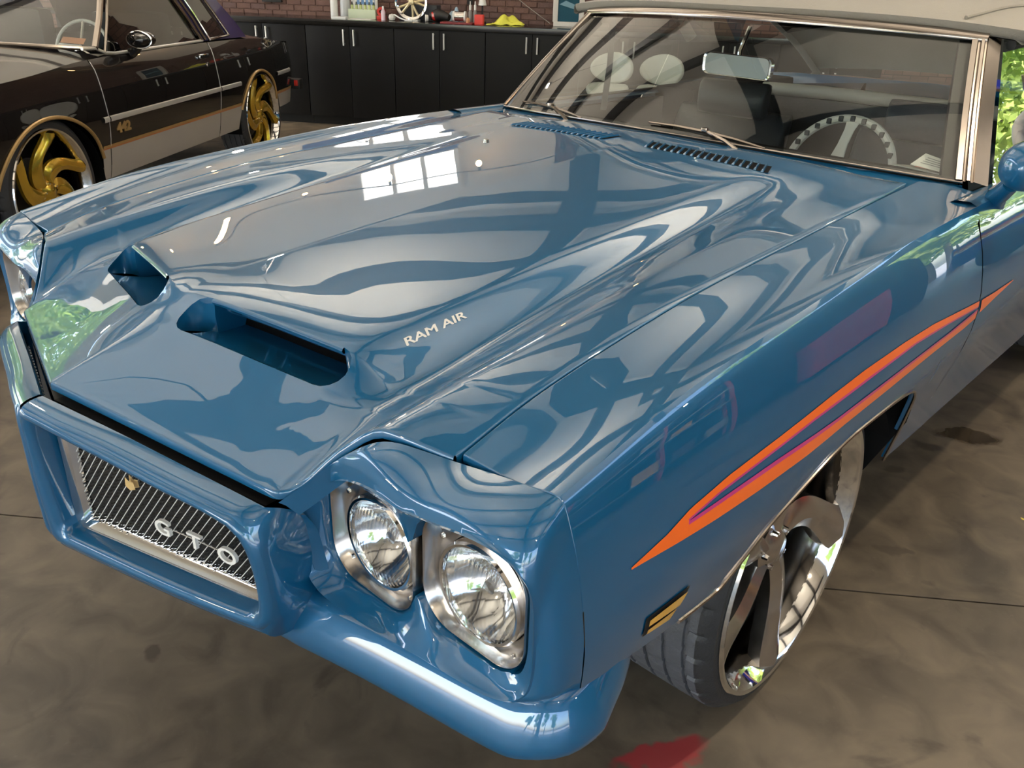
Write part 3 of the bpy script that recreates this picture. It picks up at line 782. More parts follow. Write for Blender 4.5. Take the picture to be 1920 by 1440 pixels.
def flange(mb, pts, out, depth=.022, r=.004, flip=False):
    pts = np.array(pts); out = np.array(out)
    rows = []
    for o_, d_ in ((0, 0), (.45, .12), (.8, .45), (1.0, 1.0)):
        rows.append(pts+out*r*o_-np.array([0, 0, 1])*r*d_)
    rows.append(pts+out*r-np.array([0, 0, depth]))
    mb.grid(np.array(rows), flip)
def outdir(pts, sgn=1):
    pts = np.array(pts); t = np.gradient(pts, axis=0); n = np.stack([t[:, 1], -t[:, 0], 0*t[:, 0]], 1)*sgn
    return n/(np.linalg.norm(n, axis=1)[:, None]+1e-9)
e_front = HP[:, 0]; e_side = HP[-1, :]; e_back = HP[:, -1]
flange(mb, e_front, outdir(e_front), .014, .005, True)
flange(mb, e_side, outdir(e_side), .025, .003, True)
flange(mb, e_back, outdir(e_back, -1), .02, .003)
hoodV, hoodF = mb.V, mb.F
hood_half_bvh = BVHTree.FromPolygons([Vector(v) for v in mb.V], mb.F)
mb.mirror()
# weld the centre line
bmw = bmesh.new()
vs = [bmw.verts.new(v) for v in mb.V]
for f in mb.F:
    try: bmw.faces.new([vs[i] for i in f])
    except ValueError: pass
bmesh.ops.remove_doubles(bmw, verts=bmw.verts, dist=1e-5)
bmesh.ops.recalc_face_normals(bmw, faces=bmw.faces)
bmw.verts.index_update()
HV = [v.co[:] for v in bmw.verts]; HF = [[v.index for v in f.verts] for f in bmw.faces]
bmw.free()
hood = add('hood', HV, HF, M['paint'], car, sharp=40)
def hood_z(x, y):
    h = hood_half_bvh.ray_cast(Vector((abs(x), y, 1.6)), Vector((0, 0, -1)))
    return (h[0].z, h[1]) if h[0] else (1.0, Vector((0, 0, 1)))
# ---- scoops
for sg in (1, -1):
    mb = MB(); mk = MB(); slot = MB(); rail = MB()
    xs = [x for x in HX if .05 <= x <= .41]
    lipr = np.array([HP[HX.index(x), j1] for x in xs]); roof = np.array([HP[HX.index(x), j2] for x in xs])
    dy = np.array([.22, -1.0, 0])/math.hypot(.22, 1)          # forwards, square to the lip
    back = -dy
    fl_rows = [lipr+back*.0025+np.array([0, 0, -.0025])]
    for d_, z_ in ((.008, -.008), (.03, -.016), (.07, -.024), (.12, -.028), (.20, -.030)):
        fl_rows.append(lipr+back*d_+np.array([0, 0, z_]))
    fl_rows = np.array(fl_rows)
    mb.grid(fl_rows)
    rf = [roof]
    for d_, z_ in ((-.004, -.0015), (-.006, -.005), (-.004, -.010), (.01, -.014), (.06, -.014), (.14, -.014)):
        rf.append(roof+back*d_+np.array([0, 0, z_]))
    rf = np.array(rf)
    mb.grid(rf)
    for ix, xs_ in ((0, .05), (-1, .41)):                       # side cheeks
        top = [HP[HX.index(xs_), j] for j in range(j1, j2+1)]+[rf[k][ix] for k in range(4, 7)]
        bot = [np.array([t[0], t[1], np.interp(t[1], fl_rows[:, ix, 1], fl_rows[:, ix, 2])-.004]) for t in top]
        top = np.array(top)
        mid = np.array([(a*.5+b*.5)+np.array([(.006 if ix == -1 else -.004), 0, 0]) for a, b in zip(top, bot)])
        mb.grid(np.array([top, mid, np.array(bot)]), ix == 0)
    # rear wall of the mouth: painted lower half, dark slot above, chrome edge and two bars
    wl = []; 
    for q in range(len(xs)):
        b0 = fl_rows[-1][q]*0+lipr[q]+back*.115+np.array([0, 0, -.032]); t0 = np.array([b0[0], b0[1], roof[q][2]-.010])
        wl.append((b0, b0+(t0-b0)*.34+back*.012, t0+back*.02))
    wl = np.array(wl)
    slot.grid(wl.transpose(1, 0, 2)+back*.012, True)
    rail.tube(wl[:, 1], .0022, 6)
    for fr in (.30, .36, .78, .82):
        k = int(fr*(len(xs)-1)); rail.box((wl[k, 1]+wl[k, 2])/2+back*.004, .005, .014, float(wl[k, 2, 2]-wl[k, 1, 2])+.004)
    f_ = (lambda m: (m.V, m.F)) if sg > 0 else (lambda m: mir((m.V, m.F)))
    so_ = part('hood_scoop', f_(mb), M['paint'], hood, sharp=50)
    part('scoop_slot', f_(slot), M['dark'], hood)
    part('scoop_rail', f_(rail), M['paint'], hood)
# ---- lettering on the hood flank (both sides)
V, F = text_mesh('RAM AIR', 1.0, .0, 1.0, .0)
lo_, hi_ = V.min(0), V.max(0)
V = np.stack([(V[:, 0]-lo_[0])/(hi_[0]-lo_[0]), (V[:, 1]-lo_[1])/(hi_[1]-lo_[1])], 1)
for sg in (1, -1):
    lm = MB()
    for ox, oy in ((0, 0), (.0009, .0), (-.0009, 0), (0, .0007)):      # four passes fatten the strokes
        out = []
        for a_, b_ in V:
            if sg < 0: a_ = 1-a_; b_ = b_
            y_ = -.7012+.1313*a_+.004*b_+ox; x_ = .4312+.004*a_-.0125*b_+oy
            z_, n_ = hood_z(x_, y_)
            out.append((sg*x_, y_, z_+.0010+.0001*len(lm.V)/max(1, len(V))))
        lm.add(out, F)
    part('hood_lettering', (lm.V, lm.F), M['white_letter'], hood, smooth=False)
# ---- louvres at the back of the hood: each slat its own piece
sv = None
for sg in (1, -1):
    for k in range(18):
        x_ = .070+k*.0205
        y0, y1 = .438+.006*(x_/.42), .502+.004*(x_/.42)
        mb = MB()
        rows = []
        for dx, dz in ((-.0085, .0003), (-.007, .0035), (-.003, .0058), (-.0005, .0056), (.0, .0012)):
            row = []
            for f in (0, .08, .3, .7, .92, 1):
                y_ = y0+(y1-y0)*f
                z_ = hood_z(x_, y_)[0]
                row.append((sg*x_+dx-sg*.022*(f-.5), y_, z_+dz*(1 if 0 < f < 1 else .1)))
            rows.append(row)
        mb.grid(np.array(rows), True)
        part('louvre_slat', (mb.V, mb.F), M['paint'], hood)
        mb = MB()
        rows = [[(sg*x_+dx-sg*.022*(f-.5), y0+(y1-y0)*f, hood_z(x_, y0+(y1-y0)*f)[0]+.0007) for f in (.04, .5, .96)] for dx in (.0, .0119)]
        mb.grid(np.array(rows), True)
        part('louvre_gap', (mb.V, mb.F), M['dark'], hood, smooth=False)
# washer jet on the hood
z_, _n = hood_z(.33, .24)
add('washer_jet', *lathe([(0, .010), (.007, .009), (.009, .0), (0, 0)], (-.335, .24, z_), 'z', 12), M['chrome'], hood)
# ---- front fender
ZG = ([-.851, -.705, -.482, -.268, .041, .352, .62, .82], [.918, .956, .991, 1.015, 1.034, 1.053, 1.071, 1.075])
ZR = ([-.845, -.568, -.26, .172, .573, .80, 1.8, 2.6, 3.3, 4.0], [.933, .987, 1.018, 1.046, 1.054, 1.054, 1.05, 1.055, 1.02, .95])
WT = [0, .012, .03, .085, .15, .22, .28, .34, .42, .55, .7]
WW = [0, .013, .0225, .045, .061, .070, .067, .055, .034, .002, -.03]
def kf(y): return pc1([-.9, -.845, -.5, -.2, 4], [.80, .80, .92, 1.0, 1.0], y)
def side_x(y, z): return .886+pc1(WT, WW, max(0.0, pc1(*ZR, y)-z))*kf(y)
ZB = ([-.845, -.72, -.60, -.50, -.45, -.40, -.345, -.25, -.158, -.05, .10, .20, .26, .31, .355, .385, .40, .56], [.660, .630, .604, .588, .582, .618, .668, .712, .738, .748, .745, .737, .722, .690, .620, .545, .462, .460])
def sidegrid(ys, zb, top=True, yfun=None):
    P = []
    fr = [0, .02, .045, .09, .15, .22, .30, .38, .46, .54, .62, .70, .78, .86, .93, 1.0]
    for y in ys:
        zg, zr, b = pc1(*ZG, y), pc1(*ZR, y), zb(y)
        row = []
        if top:
            row += [(.7165, y, zg), (.745, y, zg*.8+zr*.2-.002), (.78, y, zg*.6+zr*.4-.005), (.82, y, zg*.35+zr*.65-.006), (.85, y, zg*.15+zr*.85-.003), (.872, y, zr-.0005)]
        for f in fr:
            z = zr-f*(zr-b); row.append((side_x(y, z), y, z))
        if yfun is not None: row = [(a, yfun(a, y_, z), z) for a, y_, z in row]
        z = b; xb = row[-1][0]
        row += [(xb-.005, row[-1][1], z-.003), (xb-.011, row[-1][1], z-.002)]
        P.append(row)
    return np.array(P)
ysf = sorted(set(list(np.linspace(-.842, -.45, 16))+list(np.linspace(-.44, .25, 26))+list(np.linspace(.25, .41, 14))+list(np.linspace(.42, .553, 6))))
def seam_bend(x, y, z):
    # the rear edge sweeps back at the top towards the pillar
    if y <= .3: return y
    q = (y-.3)/.253
    add_ = .0
    if x < .90: add_ = pc1([.70, .80, .87, .90], [.13, .215, .15, .035], x)
    return y+q*q*add_
FP = sidegrid(ysf, lambda y: pc1(*ZB, y), True, seam_bend)
mb = MB().grid(FP, True)
e = FP[:, 0]; flange(mb, e, outdir(e, -1), .02, .003, False)
e = FP[0, :16]; flange(mb, e, np.tile([0, -1, 0], (len(e), 1)), .012, .002, False)
fend = both('front_fender', (mb.V, mb.F), M['paint'], sharp=38)
fend_bvh = BVHTree.FromPolygons([Vector(v) for v in mb.V], mb.F)
# chrome lip round the wheel opening
lip = [(side_x(y, pc1(*ZB, y))+.001, y, pc1(*ZB, y)) for y in ysf if -.60 <= y <= .405]
mt = MB().tube(resample(lip, 70, False), .0038, 8)
for o_, sgn in zip(fend, (1, -1)): part('arch_trim', (mt.V, mt.F) if sgn > 0 else mir((mt.V, mt.F)), M['stainless'], o_)
# side stripes, laid 1 mm proud of the panel
def patch(top, bot, n, off):
    """strip between two (y,z) polylines projected on the fender/door side"""
    a = resample(top, n, False); b = resample(bot, n, False)
    rows = []
    for q in (0, .5, 1):
        r = []
        for (y1_, z1_), (y2_, z2_) in zip(a, b):
            y, z = y1_+(y2_-y1_)*q, z1_+(z2_-z1_)*q
            r.append((side_x(y, z)+off, y, z))
        rows.append(r)
    return grid(np.array(rows), True)
ST_UT = [(-.748, .803), (-.672, .818), (-.616, .836), (-.52, .850), (-.38, .860), (-.212, .873), (-.072, .880), (.101, .882), (.257, .879), (.545, .858)]
ST_UB = [(-.622, .818), (-.548, .830), (-.429, .838), (-.266, .849), (-.02, .857), (.166, .862), (.35, .855), (.548, .843)]
ST_LT = [(-.622, .818), (-.521, .821), (-.379, .824), (-.173, .823), (.015, .826), (.192, .829), (.363, .831), (.548, .838)]
ST_LB = [(-.746, .800), (-.648, .795), (-.556, .792), (-.44, .790), (-.284, .791), (-.14, .797), (.06, .801), (.289, .808), (.471, .811), (.551, .816)]
def lerp(a, b, q, n=80):
    a = resample(a, n, False); b = resample(b, n, False); return a+(b-a)*q
def yz(c, y0, y1, n=90):
    ys = np.linspace(y0, y1, n); c = np.array(c); return np.stack([ys, np.interp(ys, c[:, 0], c[:, 1])], 1)
for o_, sgn in zip(fend, (1, -1)):
    f_ = (lambda v: v) if sgn > 0 else mir
    y1 = .548
    # the two orange blades meet at the tip; magenta lines their inner edges
    def mixz(a, b, q, y0): A, B = yz(a, y0, y1), yz(b, y0, y1); return A+(B-A)*q
    mid = [(-.622, .818), (.548, .840)]
    def patch_yz(A, B, off): return patch(A, B, 90, off)
    tip_t, tip_b = yz(ST_UT, -.748, -.622, 20), yz(ST_LB, -.748, -.622, 20)
    part('orange_stripe', f_(patch(tip_t, tip_b, 20, .0012)), M['orange'], o_)
    part('orange_stripe', f_(patch(yz(ST_UT, -.622, y1), mixz(ST_UT, ST_UB, .80, -.622), 90, .0012)), M['orange'], o_)
    part('magenta_stripe', f_(patch(mixz(ST_UT, ST_UB, .80, -.622), yz(ST_UB, -.622, y1), 90, .0012)), M['magenta'], o_)
    part('orange_stripe', f_(patch(mixz(ST_LB, ST_LT, .76, -.622), yz(ST_LB, -.622, y1), 90, .0012)), M['orange'], o_)
    part('magenta_stripe', f_(patch(yz(ST_LT, -.622, y1), mixz(ST_LB, ST_LT, .76, -.622), 90, .0012)), M['magenta'], o_)
    # side marker lamps in the lower fender
    for (ya, za), (yb, zb_), h_ in (((-.700, .684), (-.604, .676), .011), ((-.700, .667), (-.622, .655), .008)):
        A = [(ya, za+h_/2), (yb, zb_+h_)]; B = [(ya, za-h_/2), (yb-.012, zb_-h_)]
        bz = patch([(ya-.006, za+h_), (yb+.008, zb_+h_*1.5)], [(ya-.006, za-h_), (yb-.004, zb_-h_*1.5)], 8, .0015); part('marker_bezel', f_(bz), M['black'], o_)
        part('marker_lens', f_(patch(A, B, 8, .0045)), M['amber'], o_)
# ---- doors and rear quarters
ysd = np.linspace(.559, 1.80, 26)
DP = sidegrid(ysd, lambda y: .462, False)
def door_front(P):
    P = P.copy(); nrow = P.shape[1]
    for i in range(P.shape[0]):
        q = max(0, 1-i/6)
        for j in range(nrow):
            P[i, j, 1] += q*q*(.035 if j == 0 else (.02 if j == 1 else (.008 if j == 2 else 0)))
    return P
DP = door_front(DP)
mb = MB().grid(DP, True)
tp = DP[:, 0]
mb.grid(np.array([[p, (p[0]-.02, p[1]+.01, p[2]+.006), (p[0]-.05, p[1]+.01, p[2]+.004), (p[0]-.075, p[1]+.01, p[2]-.01)] for p in tp]), False)
doors = both('door', (mb.V, mb.F), M['paint'], sharp=38)
for o_, sgn in zip(doors, (1, -1)):
    mt = MB().tube([(p[0]-.055, p[1]+.01, p[2]+.006) for p in tp if p[1] > .86], .006, 8); part('belt_trim', (mt.V, mt.F) if sgn > 0 else mir((mt.V, mt.F)), M['stainless'], o_)
    mh = MB().box((side_x(1.62, .93)+.012, 1.62, .93), .016, .16, .022, None, .006); part('door_handle', (mh.V, mh.F) if sgn > 0 else mir((mh.V, mh.F)), M['chrome'], o_)
def zbq(y):
    d = abs(y-2.845)
    return .462 if d > .40 else .462+.20*math.sqrt(max(0, 1-(d/.40)**2))
ysq = sorted(set(list(np.linspace(1.806, 2.40, 10))+list(np.linspace(2.42, 3.27, 30))+list(np.linspace(3.3, 4.02, 14))))
QP = sidegrid(ysq, zbq, False)
for i in range(QP.shape[0]):
    y = QP[i, 0, 1]
    if y > 3.4: QP[i, :, 0] *= 1-.10*((y-3.4)/.62)**2
mb = MB().grid(QP, True)
tp = QP[:, 0]
rows = []
for p in tp:
    rows.append([tuple(p), (p[0]-.06, p[1], p[2]+.02), (p[0]-.2, p[1], p[2]+.03), (.45, p[1], p[2]+.035), (.0, p[1], p[2]+.045)] if p[1] > 2.75 else [tuple(p), (p[0]-.03, p[1], p[2]+.008), (p[0]-.06, p[1], p[2]+.006), (p[0]-.09, p[1], p[2]-.004), (p[0]-.11, p[1], p[2]-.03)])
mb.grid(np.array(rows), False)
both('rear_quarter', (mb.V, mb.F), M['paint'], sharp=38)
mb = MB()
mb.grid(np.array([[(x, 4.02+.03*(1-(x/.9)**2), z) for x in np.linspace(-.80, .80, 9)] for z in (.98, .85, .70, .58, .45)]), False)
part('tail_panel', (mb.V, mb.F), M['paint'])
mb = MB(); mb.grid(np.array([[(x, 4.05+.09*(1-(x/.95)**2), z) for x in np.linspace(-.88, .88, 15)] for z in (.70, .66, .58, .54)]), False)
part('rear_bumper', (mb.V, mb.F), M['chrome'])
# ---- headlight surround (painted fender cap): rings from the panel seam to the lamp opening
_bx = [.492, .510, .540, .575, .605, .650, .712, .80, .884]
_by = [-.997, -.975, -.944, -.917, -.899, -.880, -.858, -.850, -.8445]; _bz = [.806, .828, .864, .897, .915, .919, .914, .925, .932]
_fx = [.487, .503, .53, .554, .59, .629, .685, .728, .77, .818, .873, .897]
_fy = [-.952, -.945, -.940, -.938, -.936, -.935, -.934, -.933, -.932, -.930, -.924, -.918]
_fz = [.782, .802, .830, .848, .862, .868, .867, .869, .876, .884, .880, .868]
_q = np.linspace(0, 1, 40)
_xb = .492+(.884-.492)*_q; _xf = .487+(.895-.487)*_q
TOP0 = np.stack([_xb, cspl(_bx, _by, _xb), cspl(_bx, _bz, _xb)], 1)
TOP1 = np.stack([_xf, cspl(_fx, _fy, _xf), cspl(_fx, _fz, _xf)], 1)
BX_I = (.498, .690, .653, .842); BX_O = (.699, .895, .676, .866); BX_R = .058
def box_top(x, bx, sgn=1):
    x0, x1, z0, z1 = bx; r = BX_R
    d = max(0.0, x0+r-x, x-(x1-r)); d = min(d, r)
    return (z1-r+math.sqrt(max(0, r*r-d*d))) if sgn > 0 else (z0+r-math.sqrt(max(0, r*r-d*d)))
def lamp_top(x): return box_top(x, BX_I) if x < .6945 else box_top(x, BX_O)
def lamp_bot(x): return box_top(x, BX_I, -1) if x < .6945 else box_top(x, BX_O, -1)
_x2 = .503+(.883-.503)*_q
TOP2 = np.stack([_x2, -.922+.014*_q**3, np.array([lamp_top(x)+.002 for x in _x2])], 1)
OUT0 = [(.886, -.8445, .931)]+[(.886+pc1(WT, WW, .933-z)*.80, -.8445, z) for z in (.925, .915, .90, .87, .83, .78, .73, .69, .662)]
BOT0 = [(.918, -.846, .650), (.895, -.865, .636), (.84, -.885, .629), (.72, -.905, .626), (.60, -.925, .628), (.52, -.940, .634)]
INN0 = [(.500, -.950, .650), (.492, -.955, .70), (.490, -.965, .76), (.491, -.985, .80)]
OUT1 = [(.898, -.918, .862), (.905, -.912, .848), (.909, -.908, .83), (.911, -.906, .81), (.912, -.905, .785), (.912, -.904, .76), (.912, -.904, .73), (.911, -.905, .70), (.908, -.908, .678), (.903, -.912, .666)]
BOT1 = [(.893, -.920, .656), (.860, -.930, .648), (.79, -.938, .643), (.69, -.945, .636), (.60, -.953, .632), (.52, -.960, .635)]
INN1 = [(.492, -.960, .646), (.485, -.962, .70), (.484, -.963, .76), (.486, -.963, .785)]
OUT2 = [(.887, -.906, .842), (.893, -.903, .830), (.895, -.901, .815), (.896, -.901, .795), (.896, -.901, .77), (.896, -.901, .745), (.895, -.901, .725), (.892, -.902, .705), (.886, -.903, .690), (.875, -.905, .682)]
BOT2 = [(x, -.908-.014*(1-i/25.0)*0-.012*i/25.0, lamp_bot(x)-.002) for i, x in enumerate(np.linspace(.872, .530, 26))]
INN2 = [(.512, -.922, .670), (.498, -.922, .70), (.496, -.922, .74), (.498, -.922, .788)]
def ring(*sides):
    out = []
    for s_, n in zip(sides, (40, 24, 26, 12)):
        s_ = np.array(s_, float); k = np.arange(len(s_)); q = np.linspace(0, len(s_)-1, n)
        out.append(np.stack([pchip(k, s_[:, c], q) for c in range(3)], 1))
    return np.concatenate(out)
R0_, R1_, R2_ = ring(TOP0, OUT0, BOT0, INN0), ring(TOP1, OUT1, BOT1, INN1), ring(TOP2, OUT2, BOT2, INN2)
cen = np.array([.69, -.87, .75])
rings = []
for q in np.linspace(0, 1, 11):
    ctrl = []
    for a, b in zip(R0_, R1_):
        c = np.array([a[0]*.5+b[0]*.5, b[1]*.80+a[1]*.20, a[2]*.82+b[2]*.18])
        if a[2] < .70 and a[0] < .90: c = np.array([a[0], (a[1]+b[1])/2, min(a[2], b[2])-.003])
        if a[0] > .885 and a[2] >= .655: c = np.array([max(a[0], b[0])+.002, b[1]*.85+a[1]*.15, (a[2]*.7+b[2]*.3)])
        ctrl.append(c)
    ctrl = np.array(ctrl)
    rings.append((1-q)**2*R0_+2*q*(1-q)*ctrl+q*q*R1_)
for d_, q in ((-.004, .06), (-.003, .16), (.006, .34), (.022, .62), (.04, .85)):
    r_ = R1_+(R2_-R1_)*q; r_[:, 1] = R1_[:, 1]+(R2_[:, 1]-R1_[:, 1])*q+(d_ if q < .3 else 0); rings.append(r_)
rings.append(R2_); rings.append(R2_+np.array([0, .03, 0]))
rings = np.array(rings)
# soften along the loop
for _ in range(2):
    rings[1:-2] = .5*rings[1:-2]+.25*(np.roll(rings, 1, 1)[1:-2]+np.roll(rings, -1, 1)[1:-2])
mb = MB().grid(rings, False, False, True)
e = R0_
mb.grid(np.array([R0_, R0_+(cen-R0_)*.03+np.array([0, .004, -.004]), R0_+np.array([0, .012, -.02])+(cen-R0_)*.08]), True, False, True)
surr = both('headlight_surround', (mb.V, mb.F), M['paint'], sharp=45)
# lamps: chrome bezel, reflector, glass lens, retaining ring
M['lens'] = None
def lensmat():
    m = glassmat('headlight_lens_glass', (.93, .95, .96), 1.5)
    t = m.node_tree
    tc = t.nodes.new('ShaderNodeTexCoord'); wv = t.nodes.new('ShaderNodeTexWave'); wv.bands_direction = 'X'; wv.inputs['Scale'].default_value = 42; wv.inputs['Distortion'].default_value = .6
    bp = t.nodes.new('ShaderNodeBump'); bp.inputs['Strength'].default_value = .5; bp.inputs['Distance'].default_value = .004
    t.links.new(tc.outputs['Object'], wv.inputs['Vector']); t.links.new(wv.outputs['Fac'], bp.inputs['Height'])
    for n in t.nodes:
        if n.type == 'BSDF_GLOSSY': t.links.new(bp.outputs['Normal'], n.inputs['Normal'])
    return m
def reflmat():
    m = pmat('faceted_reflector', (.80, .80, .80), (.9, .9, .9), scale=3, rough=.10, metal=1.0)
    t = m.node_tree; b = t.nodes['Principled BSDF']
    tc = t.nodes.new('ShaderNodeTexCoord'); v = t.nodes.new('ShaderNodeTexVoronoi'); v.inputs['Scale'].default_value = 18; v.distance = 'CHEBYCHEV'
    mp = t.nodes.new('ShaderNodeMapping'); mp.inputs['Scale'].default_value = (2.2, .4, 1)
    bp = t.nodes.new('ShaderNodeBump'); bp.inputs['Strength'].default_value = .30; bp.inputs['Distance'].default_value = .006
    t.links.new(tc.outputs['Object'], mp.inputs[0]); t.links.new(mp.outputs[0], v.inputs['Vector']); t.links.new(v.outputs['Distance'], bp.inputs['Height']); t.links.new(bp.outputs['Normal'], b.inputs['Normal'])
    return m
M['lens'] = lensmat(); M['reflector'] = reflmat()
def headlight(cx, cy, cz_, bx0, bx1, bz0, bz1, sgn, owner):
    n = 56
    oc = ((bx0+bx1)/2, (bz0+bz1)/2); rr = rrect(bx1-bx0, bz1-bz0, .056, 13)
    out = np.array([(oc[0]+a, cy, oc[1]+b) for a, b in rr]); n = len(out)
    ang = [math.atan2(p[2]-cz_, p[0]-cx) for p in out]
    rows = []
    for f, y_ in ((0, .004), (.0, -.012), (.05, -.017), (.14, -.014), (.30, -.002), (.60, .010), (.90, .016), (1.0, .018), (1.0, .03)):
        rows.append([(p[0]+(cx+.0765*math.cos(a)-p[0])*f, cy+y_, p[2]+(cz_+.0765*math.sin(a)-p[2])*f) for p, a in zip(out, ang)])
    m_ = grid(np.array(rows), True, False, True)
    f_ = (lambda v: v) if sgn > 0 else mir
    h = part('headlight', f_(m_), M['brushed'], car, sharp=50)
    part('retaining_ring', f_(lathe([(.0775, .016), (.0775, .002), (.0745, -.002), (.0705, -.001), (.0705, .014)], (cx, cy, cz_), 'y', 48)), M['chrome'], h)
    part('lens', f_(lathe([(0, -.016), (.02, -.0152), (.04, -.0125), (.058, -.007), (.068, -.001), (.0712, .006)], (cx, cy, cz_), 'y', 48)), M['lens'], h)
    part('reflector', f_(lathe([(.0708, .008), (.064, .022), (.05, .042), (.03, .058), (.012, .066), (0, .067)], (cx, cy, cz_), 'y', 40)), M['reflector'], h)
    part('bulb_shield', f_(lathe([(0, .02), (.010, .022), (.012, .032), (.010, .06), (0, .06)], (cx, cy, cz_), 'y', 16)), M['brushed'], h)
    for a in (2.4, -2.4, -.75):
        px_, pz_ = cx+.094*math.cos(a), cz_+.090*math.sin(a)
        part('bezel_screw', f_(lathe([(0, -.005), (.0035, -.004), (.0045, .0), (0, .0)], (px_, cy+.003, pz_), 'y', 10)), M['chrome'], h)
for sgn in (1, -1):
    headlight(.592, -.898, .735, .499, .690, .654, .842, sgn, None)
    headlight(.791, -.888, .752, .699, .894, .677, .866, sgn, None)
# ---- nose: painted surround of the two grilles
def ny(x): return -1.17+.25*x
# loops in (x, y, z), ordered top (centre to side), side, bottom (side to centre), centre line
NT0 = [(.004, -1.134, .846), (.10, -1.110, .839), (.20, -1.085, .831), (.30, -1.061, .822), (.40, -1.037, .813), (.485, -1.015, .803)]
NS0 = [(.490, -.995, .795), (.494, -.965, .775), (.493, -.945, .72), (.490, -.935, .66), (.486, -.930, .60)]
NB0 = [(.48, -.96, .560), (.40, -.99, .550), (.28, -1.02, .543), (.16, -1.05, .537), (.004, -1.09, .532)]
NC0 = [(0.0, -1.10, .535), (0, -1.13, .55)]
NT1 = [(.004, -1.168, .836), (.10, -1.147, .829), (.20, -1.121, .819), (.31, -1.095, .808), (.41, -1.069, .800), (.462, -1.055, .793)]
NS1 = [(.486, -1.046, .778), (.499, -1.040, .750), (.506, -1.036, .70), (.509, -1.034, .65), (.506, -1.036, .618)]
NB1 = [(.490, -1.043, .598), (.42, -1.060, .590), (.30, -1.092, .583), (.16, -1.126, .576), (.004, -1.163, .570)]
NT2 = [(.022, -1.166, .812), (.10, -1.146, .806), (.20, -1.121, .797), (.31, -1.094, .787), (.41, -1.069, .779), (.450, -1.059, .770)]
NS2 = [(.466, -1.055, .757), (.476, -1.052, .735), (.483, -1.049, .70), (.486, -1.048, .66), (.484, -1.049, .635)]
NB2 = [(.474, -1.052, .620), (.42, -1.066, .614), (.30, -1.095, .606), (.16, -1.130, .600), (.050, -1.158, .596)]
NC2 = [(.036, -1.162, .604), (.026, -1.165, .70), (.020, -1.167, .79)]
NC1 = [(.001, -1.167, .585), (.0, -1.171, .70), (.001, -1.170, .82)]
def nring(t, s, b, c): return np.concatenate([resample(t, 30), resample(s, 16), resample(b, 30), resample(c, 12)])
N1, N2 = nring(NT1, NS1, NB1, NC1), nring(NT2, NS2, NB2, NC2)
mb = MB()
lipring = []
nv_ = np.array([.2425, -.970, 0])
for q, d_ in ((0, 0), (.15, .006), (.35, .008), (.6, .006), (.85, .0), (1.0, -.008)):
    lipring.append(N1+(N2-N1)*q+nv_*d_)
lipring.append(N2-nv_*.040+np.array([0, 0, 0]))
mb.grid(np.array(lipring), False, False, True)
N0o = np.concatenate([resample(NT0, 30), resample(NS0, 16), resample(NB0, 30)]); N1o = N1[:76]
wrap = []
for q in np.linspace(0, 1, 8):
    ctrl = []
    for k, (a, b) in enumerate(zip(N0o, N1o)):
        if k < 30: c = np.array([b[0]*.7+a[0]*.3, b[1]+.008, a[2]*.92+b[2]*.08])
        elif k < 46: c = np.array([max(a[0], b[0])+.004, b[1]+.014, (a[2]+b[2])/2])
        else: c = np.array([b[0]*.8+a[0]*.2, b[1]+.006, a[2]-.006])
        ctrl.append(c)
    wrap.append((1-q)**2*N0o+2*q*(1-q)*np.array(ctrl)+q*q*N1o)
mb.grid(np.array(wrap), False)
tb = N0o[:46]
mb.grid(np.array([tb, tb+np.array([0, .004, -.004]), tb+np.array([0, .006, -.03])]), True)
mb.mirror()
nose = part('nose_bumper', (mb.V, mb.F), M['paint'], car, sharp=50)
